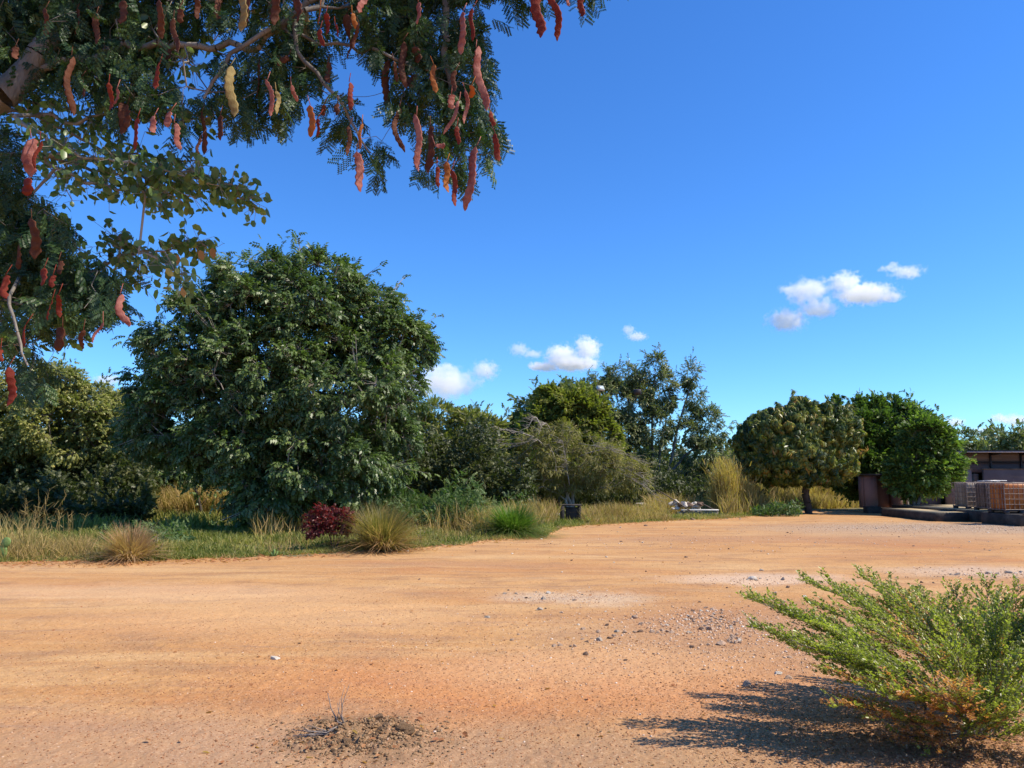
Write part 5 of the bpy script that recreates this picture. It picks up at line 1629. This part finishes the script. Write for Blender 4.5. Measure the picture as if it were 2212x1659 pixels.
for i, (pa, pb, q) in enumerate((((2112, 1047, 29.3), (2160, 1040, 29.5), .022), ((2128, 1046, 28.0), (2175, 1045, 28.4), .018))):
    a, b = W(*pa), W(*pb); a[2] = b[2] = 1.52 + .02 * i
    c_ = (a + b) / 2
    rt = empty('metal_pipe', tuple(c_), ['bright metal pipe lying on top of the caged tanks', 'thin grey pipe lying over the front edge of the tank tops'][i], 'pipe')
    V, F, T = polytube([a, c_ + [0, 0, .004], b], [q] * 3, 6); build('tube', V, F, STEEL, rt)

# ================================================================ ROCKS
def rock_mesh(seed, rough=.35, sub=2):
    import bmesh
    bm = bmesh.new()
    bmesh.ops.create_icosphere(bm, subdivisions=sub, radius=.5)
    V = np.array([v.co[:] for v in bm.verts])
    n = noise(V * 2.2 + seed * 7.3, seed) * 2 - 1
    n2 = noise(V * 5 + seed * 3.1, seed + 9) * 2 - 1
    V = V * (1 + rough * n[:, None] + rough * .35 * n2[:, None])
    r = rng(seed)
    for k in range(7):          # broken faces
        d = norm(r.normal(size=3)); h = .27 + .12 * r.random()
        t = V @ d - h
        V = V - np.outer(np.clip(t, 0, None), d)
    V[:, 2] = np.maximum(V[:, 2], -.18)
    for v, c in zip(bm.verts, V): v.co = c
    me = bpy.data.meshes.new('rock'); bm.to_mesh(me); bm.free()
    return me


def rock_arr(me):
    V = np.array([v.co[:] for v in me.vertices]); F = np.array([list(p.vertices) + [p.vertices[-1]] for p in me.polygons])
    return V, F


TAN = plain_mat('tan_stone', (.36, .22, .14), (.56, .40, .28), 7, .95, .7)
GREYS = plain_mat('grey_stone', (.32, .255, .19), (.50, .41, .32), 7, .95, .7)
DARKS = plain_mat('dark_stone', (.12, .075, .05), (.24, .15, .10), 7, .95, .7)
WHITES = plain_mat('white_stone', (.46, .39, .30), (.70, .62, .52), 9, .9, .6)
EARTH = plain_mat('dug_earth', (.17, .10, .05), (.36, .22, .12), 9, .98, 1.0)
ROCKS = {}
for nm, mt in (('t', TAN), ('g', GREYS), ('d', DARKS), ('w', WHITES)):
    L = []
    for k in range(7):
        me = rock_mesh(200 + k); me.materials.append(mt); L.append(me)
    ROCKS[nm] = L
rr_ = rng(160)
S_LABEL = {'t': ('small tan stone lying loose on the orange dirt yard', 'loose tan stones on the dirt yard'),
           'g': ('small grey stone lying loose on the orange dirt yard', 'loose grey stones on the dirt yard'),
           'd': ('small dark brown stone lying on the orange dirt yard', 'dark stones on the dirt yard'),
           'w': ('small whitish stone lying on the orange dirt yard', 'whitish stones on the dirt yard')}


def put_rock(px, py, wpx, kind, label=None, flat=.7, group=None, z=None, pos=None, name='stone'):
    c = G(px, py) if pos is None else pos
    s = wpx * c[1] / F_PX
    me = ROCKS[kind][int(rr_.integers(7))]
    o = bpy.data.objects.new(name, me); C.objects.link(o)
    s3 = s * np.array([1, .8 + .4 * rr_.random(), flat * (.7 + .5 * rr_.random())])
    o.scale = tuple(s3 * 1.15)
    zz = hz(c) if z is None else z
    o.location = (c[0], c[1] + s * .3, zz + s3[2] * .14)
    o.rotation_euler = (rr_.normal() * .2, rr_.normal() * .2, rr_.random() * 6.28)
    lb = S_LABEL[kind]
    if kind != 'e':
        kn = {'t': 'tan', 'g': 'grey', 'd': 'dark brown', 'w': 'whitish'}[kind]
        sz = 'tiny' if s < .045 else ('small' if s < .09 else 'fist-sized')
        qx = c[0] / c[1] * F_PX + CX
        zn = ('on the far side of the dirt yard' if c[1] > 17 else 'in the middle of the yard beyond the pale gravel strip' if c[1] > 12.2 else
              'by the pale gravel strip in mid yard' if (qx < 1420 and c[1] > 10) else 'among pebbles beyond the bush' if c[1] > 10 else
              'in the dense stone scatter left of the bush' if (qx > 1440 and c[1] > 7.2) else 'in the sparse stones right of the yard centre' if c[1] > 7.2 else 'on bare dirt in the foreground')
        lb = ('%s %s stone lying %s' % (sz, kn, zn), '%s %s stones %s' % (sz, kn, zn))
    tag(o, label or lb[0], 'stone', group or (None if label else lb[1]))
    return o


put_rock(593, 1427, 17, 'w', 'pale boxy stone alone in the left half of the dirt yard')
K8, OX8, OY8 = .2728, 1042.3, 1206.9
for x, y, s, k in [(180, 275, 34, 'g'), (205, 248, 20, 'd'), (268, 278, 28, 'g'), (345, 306, 25, 'd'), (425, 262, 20, 'g'), (520, 272, 35, 'w'), (730, 330, 35, 't'), (500, 394, 22, 'd'),
                   (625, 430, 30, 't'), (800, 555, 38, 't'), (1255, 525, 38, 't'), (1325, 512, 36, 't'), (285, 604, 28, 't'), (232, 642, 30, 't'), (825, 664, 28, 'd'), (865, 637, 25, 't'), (790, 642, 28, 't'),
                   (1070, 580, 40, 'g'), (1130, 585, 38, 't'), (1010, 630, 38, 'd'), (1045, 607, 30, 't'), (920, 582, 35, 't'), (565, 695, 40, 't'), (620, 690, 34, 't'), (700, 700, 28, 't'), (735, 700, 35, 't'),
                   (1210, 580, 34, 't'), (1250, 582, 44, 'd'), (1345, 585, 46, 't'), (1390, 590, 30, 't'), (1430, 575, 36, 't'), (1500, 590, 44, 't'), (1470, 583, 30, 't'), (1640, 588, 32, 'g'), (1660, 705, 44, 'd'),
                   (1790, 690, 30, 't'), (1800, 560, 48, 't'), (1735, 562, 40, 'd'), (1610, 482, 30, 'w'), (1465, 526, 26, 'w'), (1545, 438, 22, 't'), (1720, 340, 20, 'd'), (820, 765, 46, 'd'), (1135, 806, 26, 'd'),
                   (1355, 756, 24, 'd'), (1755, 886, 26, 'd'), (985, 528, 34, 'd'), (380, 305, 16, 'g'), (455, 285, 16, 'g'), (250, 312, 14, 'w'), (560, 268, 16, 'g'), (610, 300, 14, 'w'), (660, 290, 12, 'g'), (790, 272, 18, 'g'),
                   (845, 222, 12, 'w'), (630, 105, 16, 'w'), (1297, 100, 16, 'd'), (1645, 105, 14, 'd'), (1187, 168, 14, 'd'), (1670, 412, 34, 'd'), (1770, 390, 26, 't'), (760, 525, 24, 'w'), (975, 418, 18, 'w')]:
    put_rock(OX8 + x * K8, OY8 + y * K8, s * K8 * 1.05, k)
put_rock(OX8 + 455 * K8, OY8 + 405 * K8, 11, 'g', 'rounded grey stone just below the pale gravel strip in the middle of the yard', .9)
put_rock(OX8 + 1210 * K8, OY8 + 468 * K8, 13, 't', 'upright tan stone casting a shadow, alone above the scattered stones', 1.0)
put_rock(OX8 + 487 * K8, OY8 + 318 * K8, 12, 'g', 'blocky dark-sided grey stone at the lower edge of the pale gravel strip', .9)
put_rock(OX8 + 930 * K8, OY8 + 652 * K8, 15, 'g', 'biggest rounded stone in the scatter of stones right of centre', .8)
put_rock(OX8 + 40 * K8, OY8 + 472 * K8, 11, 'g', 'grey stone standing apart left of the stone scatter', .8)
put_rock(OX8 + 1905 * K8, OY8 + 688 * K8, 19, 't', 'broad tan stone at the left foot of the small stone heap by the bush', .6)
K6, OX6, OY6 = .3055, 1536, 1206.9
put_rock(OX6 + 295 * K6, OY6 + 143 * K6, 19, 'w', 'whitish pointed stone among pebbles beyond the bush, left of its tips', .9)
put_rock(OX6 + 510 * K6, OY6 + 148 * K6, 9, 'g', 'small upright grey stone above the leftmost bush branches', 1.0)
put_rock(OX6 + 560 * K6, OY6 + 862 * K6, 16, 't', 'reddish tan stone at the upper edge of the bush shadow')
put_rock(OX6 + 265 * K6, OY6 + 905 * K6, 22, 't', 'largest pale tan stone lying inside the bush shadow', .8)
put_rock(OX6 + 480 * K6, OY6 + 818 * K6, 15, 'w', 'pale stone just above the bush shadow')
put_rock(OX6 + 1480 * K6, OY6 + 212 * K6, 11, 'd', 'dark stone just above the middle of the bush', .9)
for x, y, s, k in [(360, 80, 30, 'g'), (320, 150, 24, 'g'), (350, 140, 18, 'g'), (260, 148, 22, 'g'), (400, 146, 14, 'g'), (545, 205, 26, 'd'), (665, 275, 26, 'w'), (1970, 104, 40, 'g'), (2030, 106, 30, 'g'), (2110, 100, 45, 'g'), (2160, 106, 26, 'w'),
                   (1745, 115, 40, 'g'), (1700, 112, 22, 'g'), (1850, 76, 14, 'd'), (2195, 92, 26, 'g'), (1495, 176, 20, 'd'), (1575, 178, 18, 'd'), (1645, 130, 14, 'd'), (2160, 140, 24, 'g'), (560, 705, 38, 't'), (305, 1432, 34, 'd'), (455, 240, 22, 'g'),
                   (520, 305, 24, 't'), (115, 198, 18, 'd'), (900, 828, 30, 'd'), (725, 1196, 28, 't'), (500, 1030, 22, 't'), (190, 1250, 18, 'd'), (40, 1250, 16, 't'), (1000, 1420, 18, 't')]:
    put_rock(OX6 + x * K6, OY6 + y * K6, s * K6 * 1.05, k)
# heaps of stones: the pile by the bush and the broad scatter
for i in range(34):
    a, q = rr_.random() * 6.28, rr_.random() ** .6
    put_rock(1588 + 15 * math.cos(a) * q, 1384 + 11 * math.sin(a) * q, 5 + 4 * rr_.random(), 't' if rr_.random() < .7 else 'w', 'pale stone in the small heap left of the bush tips', .8, 'stones of the small heap left of the bush')
for i in range(80):
    a, q = rr_.random() * 6.28, math.sqrt(rr_.random())
    put_rock(1540 + 62 * math.cos(a) * q, 1340 + 24 * math.sin(a) * q, 3.5 + 5 * rr_.random(), 't' if rr_.random() < .7 else ('w' if rr_.random() < .5 else 'd'))
# far yard pebbles
for i in range(46):
    px, py = 1000 + 1200 * rr_.random(), 1140 + 75 * rr_.random() ** 1.2
    put_rock(px, py, 2.6 + 3.2 * rr_.random(), ['g', 't', 'd', 'w'][int(rr_.integers(4))])
# litter stones along the verge
for px, py, s, k in ((1340, 1141, 6, 'w'), (1395, 1136, 8, 'd'), (1498, 1124, 10, 'd'), (1600, 1122, 6, 't'), (1483, 1202, 8, 'd'), (880, 1190, 5, 'w'), (1170, 1165, 5, 'w'), (905, 1253, 6, 'd'), (1160, 1318, 7, 'g'), (1055, 1335, 9, 'd')):
    put_rock(px, py, s, k)


def gravel(name, regs, mat_stops, seed, label_kind='stuff'):
    """uncountable grit: regs (px,py,rx_m,ry_m,count,smin,smax)"""
    r = rng(seed)
    Vb, Fb = rock_arr(rock_mesh(300 + seed, .3, 1))
    P, S = [], []
    for px, py, rx, ry, n, s0, s1 in regs:
        c = G(px, py); q = r.normal(size=(n, 2)) * .5
        x = c[0] + q[:, 0] * rx; y = c[1] + q[:, 1] * ry
        ok = (y > 3.6) & (y < yard_edge(x / y) + .3)
        x, y = x[ok], y[ok]
        P.append(np.stack([x, y, ground_h(x, y)], 1)); S.append(s0 + (s1 - s0) * r.random(len(x)) ** 2.5)
    P = np.concatenate(P); S = np.concatenate(S); n = len(P)
    a = r.random(n) * 6.28
    D = np.stack([np.cos(a), np.sin(a), r.normal(size=n) * .2], 1)
    V, F, T = inst((Vb, Fb, np.zeros(len(Fb), int)), P, D, np.tile([0, 0, 1.], (n, 1)) + r.normal(size=(n, 3)) * .2, np.stack([S, S * (.7 + .4 * r.random(n)), S * .6], 1), r)
    return tag(build(name, V, F, mat_stops, None, T), kind='stuff')


LITTER = leaf_mat('leaf_litter', [(0, (.13, .06, .03)), (.6, (.30, .15, .07)), (.9, (.45, .28, .16)), (1, (.60, .44, .30))], .7, .2)
GRAV = tint_mat('gravel_mixed', [(0, (.18, .09, .05)), (.35, (.40, .22, .12)), (.6, (.52, .36, .24)), (.85, (.62, .50, .40)), (1, (.75, .68, .60))])
CRUMB = tint_mat('earth_crumbs', [(0, (.16, .07, .035)), (.5, (.38, .17, .075)), (1, (.52, .30, .16))])
gravel('gravel', [(1540, 1345, 1.1, 1.2, 1500, .012, .05), (1500, 1380, 2.2, 1.5, 1800, .01, .04), (1240, 1288, 1.1, .8, 900, .01, .035), (1640, 1252, 1.6, .8, 700, .01, .04), (2150, 1240, 1.8, .9, 700, .012, .05),
                  (1700, 1420, 1.5, 1.5, 1600, .008, .035), (2050, 1140, 7, 3.0, 3500, .02, .06), (1500, 1170, 9, 4, 900, .02, .06), (1300, 1400, 3.5, 3.5, 1600, .008, .03)], GRAV, 1)
gravel('soil_crumbs', [(775, 1592, .55, .42, 2600, .008, .04)], tint_mat('heap_earth', [(0, (.10, .06, .03)), (.6, (.26, .16, .085)), (1, (.42, .28, .16))]), 3)
gravel('earth_crumbs', [(1106, 1500, 3.6, 3.0, 14000, .004, .016), (700, 1560, 2.5, 1.5, 9000, .004, .016), (1700, 1560, 2.2, 1.6, 9000, .004, .018), (300, 1450, 3, 3, 6000, .005, .018), (1106, 1330, 6, 5, 6000, .006, .022)], CRUMB, 2)

# ---------------------------------------------------------------- heap of dug soil with a dead plant
r_ = rng(170)
ROCKS['e'] = []
for k in range(7):
    me = rock_mesh(260 + k, .55, 3); me.materials.append(EARTH); ROCKS['e'].append(me)
S_LABEL['e'] = ('crumbly brown clod of dug soil on the low soil heap', 'clods of dug soil on the low heap')
for (px, py, s, lb) in ((872, 1590, 30, 'large rough clod of dug soil at the right end of the soil heap'), (818, 1562, 26, 'upright pointed clod of soil at the back of the soil heap'),
                        (694, 1566, 25, 'dark clod of soil at the left back of the soil heap'), (742, 1612, 24, 'soil clod right under the root of the dead plant')):
    put_rock(px, py, s, 'e', lb, .8, name='soil_clod')
for i in range(46):
    a, q = r_.random() * 6.28, math.sqrt(r_.random())
    put_rock(775 + 112 * math.cos(a) * q, 1594 + 36 * math.sin(a) * q, 4 + 10 * r_.random() ** 2, 'e', None, .8, name='soil_clod')
c_ = G(742, 1590)
dp = empty('dead_plant', (c_[0], c_[1], 0), 'uprooted leafless dead plant with bare twigs lying on the soil heap', 'dead plant')
parts = []
h0 = hz(c_) + .05


def tw(pts, r0):
    parts.append(polytube([W(a, b, c_[1] + dy) for a, b, dy in pts], np.linspace(r0, r0 * .4, len(pts)), 6))


tw([(742, 1586, 0), (730, 1560, 0), (715, 1530, .02), (708, 1497, .03)], .0055)
tw([(727, 1556, 0), (731, 1540, 0), (735, 1508, -.02)], .003)
tw([(742, 1586, 0), (741, 1560, 0), (731, 1535, .01), (729, 1518, .02)], .004)
tw([(742, 1586, 0), (738, 1545, 0), (740, 1520, .02), (755, 1478, .02)], .0045)
tw([(739, 1534, .0), (737, 1510, .0), (745, 1480, 0)], .003)
for k in range(20):
    y1 = 1565 + r_.random() * 34; x1 = 628 + r_.random() * 45
    tw([(742, 1587, 0), (705, 1584 + (y1 - 1580) * .35, -.03 * r_.random()), (672, 1582 + (y1 - 1580) * .7 + r_.normal() * 2, -.05 * r_.random()), (x1, y1, -.06)], .0042)
V, F, T = merge(parts)
V[:, 2] = np.maximum(V[:, 2], ground_h(V[:, 0], V[:, 1]) + .002)
build('twigs', V, F, TWIG, dp)

# fallen leaves and plant bits
r_ = rng(180)


def litter(name, regs, mat, seed, L0):
    r = rng(seed); P = []
    for px, py, rx, ry, n in regs:
        c = G(px, py); q = r.normal(size=(n, 2)) * .5
        x = c[0] + q[:, 0] * rx; y = c[1] + q[:, 1] * ry
        ok = y > 3.6
        P.append(np.stack([x[ok], y[ok], ground_h(x[ok], y[ok]) + .006 + r.random(ok.sum()) * .012], 1))
    P = np.concatenate(P); n = len(P)
    a = r.random(n) * 6.28
    L = L0 * (.5 + .8 * r.random(n))
    V, F, T = inst(T_RL, P, np.stack([np.cos(a), np.sin(a), r.normal(size=n) * .25], 1), r.normal(size=(n, 3)) * .4 + [0, 0, 1], np.stack([L, L * .7, L], 1), r)
    return tag(build(name, V, F, mat, None, T), kind='stuff')


litter('fallen_leaves', [(2080, 1590, 1.5, .9, 4500), (1950, 1620, 1.1, .6, 2000), (1750, 1540, 1.3, .9, 500), (2200, 1640, 1.0, .7, 1600)], LITTER, 181, .022)
litter('scattered_leaves', [(1106, 1450, 6, 4, 160), (780, 1600, 1.0, .6, 60), (1400, 1180, 12, 5, 160)], DEADLEAF, 182, .045)
# verge debris: dark bits and dry scraps where grass meets dirt
r = rng(183); u = (np.linspace(-250, 1760, 2600) + r.normal(size=2600) * 12 - CX) / F_PX
y = yard_edge(u) + r.normal(size=2600) * .28 - .1; x = u * y
P = np.stack([x, y, ground_h(x, y) + .01], 1); a = r.random(2600) * 6.28; L = .05 + .10 * r.random(2600)
V, F, T = inst(T_BLADE, P, np.stack([np.cos(a), np.sin(a), r.normal(size=2600) * .2], 1), r.normal(size=(2600, 3)) * .5 + [0, 0, 1], np.stack([L, L * .22, L], 1), r)
tag(build('verge_debris', V, F, DEADLEAF, None, T), kind='stuff')

# ================================================================ RUBBLE, BLOCK, CACTI, FLOODLIGHTS
yb = 32.8
xl, xr = XP(1472, 1105, yb), XP(1551, 1105, yb)
tr = empty('concrete_trough', ((xl + xr) / 2, yb, 0), 'low concrete trough edge with a white top in front of the heap of pale stones', 'trough')
zt = zat(1103, yb)
boxes('side', [((xl + xr) / 2, yb, zt / 2 - .03, xr - xl, .14, zt)], CONC, tr, .01)
boxes('white_top', [((xl + xr) / 2, yb, zt + .025, xr - xl + .03, .2, .055)], PALE, tr, .01)
for i in range(26):
    px = 1454 + 62 * rr_.random(); py = 1086 + 14 * rr_.random()
    yy = yb + .35 + .5 * rr_.random()
    p = W(px, py, yy)
    put_rock(0, 0, 9 + 6 * rr_.random(), 'w' if i % 4 else 'd', 'pale rubble stone in the heap behind the white-topped trough', .9, 'rubble stones behind the trough', z=max(.05, p[2] - .02), pos=np.array([p[0], yy, 0]), name='rubble_stone')
for i in range(14):
    px = 1458 + 56 * rr_.random(); yy = yb + .3 + .6 * rr_.random()
    p = W(px, 1100, yy)
    put_rock(0, 0, 15, 'g', 'grey rubble stone at the bottom of the heap behind the trough', .9, 'lower rubble stones behind the trough', z=.08, pos=np.array([p[0], yy, 0]), name='rubble_stone')
for i, (a, b, lb) in enumerate((((1420, 1058, yb + .1), (1492, 1104, yb - .2), 'thin weathered pole slanting down left of the rubble heap'), ((1506, 1083, yb + .6), (1552, 1107, yb + .1), 'short dark pole slanting down to the right end of the trough'))):
    a, b = W(*a), W(*b)
    rt = empty('wooden_pole', (b[0], b[1], 0), lb, 'pole')
    V, F, T = polytube([a, (a + b) / 2 + [0, 0, .02], b], [.022, .026, .03], 6); build('pole_shaft', V, F, WOOD_D, rt)
put_rock(1385, 1106, 26, 'w', 'flat whitish slab half hidden in dry grass left of the rubble heap', .4, z=.35)
yk = 29.2
xl, xr = XP(1211, 1100, yk), XP(1254, 1100, yk)
cb = empty('concrete_block', ((xl + xr) / 2, yk, 0), 'squat dark concrete block structure at the foot of the umbrella shrub', 'concrete block')
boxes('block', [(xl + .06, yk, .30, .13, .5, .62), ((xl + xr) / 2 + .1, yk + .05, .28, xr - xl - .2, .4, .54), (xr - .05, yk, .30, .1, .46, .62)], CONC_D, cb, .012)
boxes('cap', [((xl + xr) / 2, yk + .02, .635, xr - xl + .06, .54, .05)], CONC_D, cb, .01)
c_ = G(1200, 1122)
ms = empty('metal_sheet', (c_[0], c_[1], 0), 'small pale bent metal sheet lying left of the concrete block', 'metal sheet')
boxes('sheet', [(c_[0], c_[1] + .2, .14, .32, .3, .012)], STEEL, ms)
ms.rotation_euler = (.35, .1, 0)


def cactus(px, py, pads, label, s):
    r = rng(int(px) + 5); c = G(px, py)
    root = empty('cactus', (c[0], c[1], 0), label, 'cactus')
    for (dx, dz, w_, h_, tilt) in pads:
        t = np.linspace(0, np.pi, 10); ph = np.arange(14) / 14 * 2 * np.pi
        V = np.array([[math.sin(a) * math.cos(b) * w_ / 2, math.sin(a) * math.sin(b) * .03, -math.cos(a) * h_ / 2] for a in t for b in ph])
        V[:, 0] *= 1 + .25 * V[:, 2] / (h_ / 2)
        ct, st = math.cos(tilt), math.sin(tilt)
        V = V @ np.array([[ct, 0, -st], [0, 1, 0], [st, 0, ct]]) + [c[0] + dx, c[1], dz]
        F = np.array([[i * 14 + j, i * 14 + (j + 1) % 14, (i + 1) * 14 + (j + 1) % 14, (i + 1) * 14 + j] for i in range(9) for j in range(14)])
        build('pad', V, F, CACT, root, smooth=True)


CACT = plain_mat('cactus_skin', (.10, .17, .04), (.20, .28, .08), 14, .6, .3)
cactus(4, 1214, [(0, .16, .18, .34, 0), (.045, .36, .17, .24, .5)], 'prickly pear cactus pad at the very left edge of the photo', 1)
cactus(592, 1203, [(0, .08, .05, .17, .05), (.05, .06, .045, .13, .4), (-.04, .05, .04, .10, -.4)], 'tiny dark cactus standing alone on the verge before the largest tree', 1)

yf = 31.8
LENS = plain_mat('lamp_glass', (.36, .42, .40), (.48, .54, .52), 4, .15, 0, 0)
for px, py, rz, up, lab in ((1297, 839, .4, .5, 'small floodlight with a pale face tilted up, left of the two in the spiry tree'),
                            (1377, 847, -.3, .15, 'small dark floodlight pointing down, right of the two in the spiry tree')):
    c = W(px, py, yf)
    fl = empty('floodlight', tuple(c), lab, 'floodlight')
    cr = Matrix.Rotation(rz, 3, 'Z') @ Matrix.Rotation(-.6 if up > .3 else .5, 3, 'X')
    tl = np.array(cr)
    build('housing', *box(c[0], c[1], c[2], .30, .10, .22, 0, tl)[:2], DARKM if up < .3 else STEEL, fl)
    n_ = tl @ np.array([0, -1, 0])
    build('lens', *box(c[0] + n_[0] * .057, c[1] + n_[1] * .057, c[2] + n_[2] * .057, .28, .012, .20, 0, tl)[:2], LENS if up > .3 else DARKM, fl)
    V, F, T = merge([polytube([c + [0, .05, -.02], c + [.03, .5, -.10], c + [.12, 1.4, -.25]], [.018, .018, .018], 6)])
    build('bracket', V, F, BARK_DARK, fl)
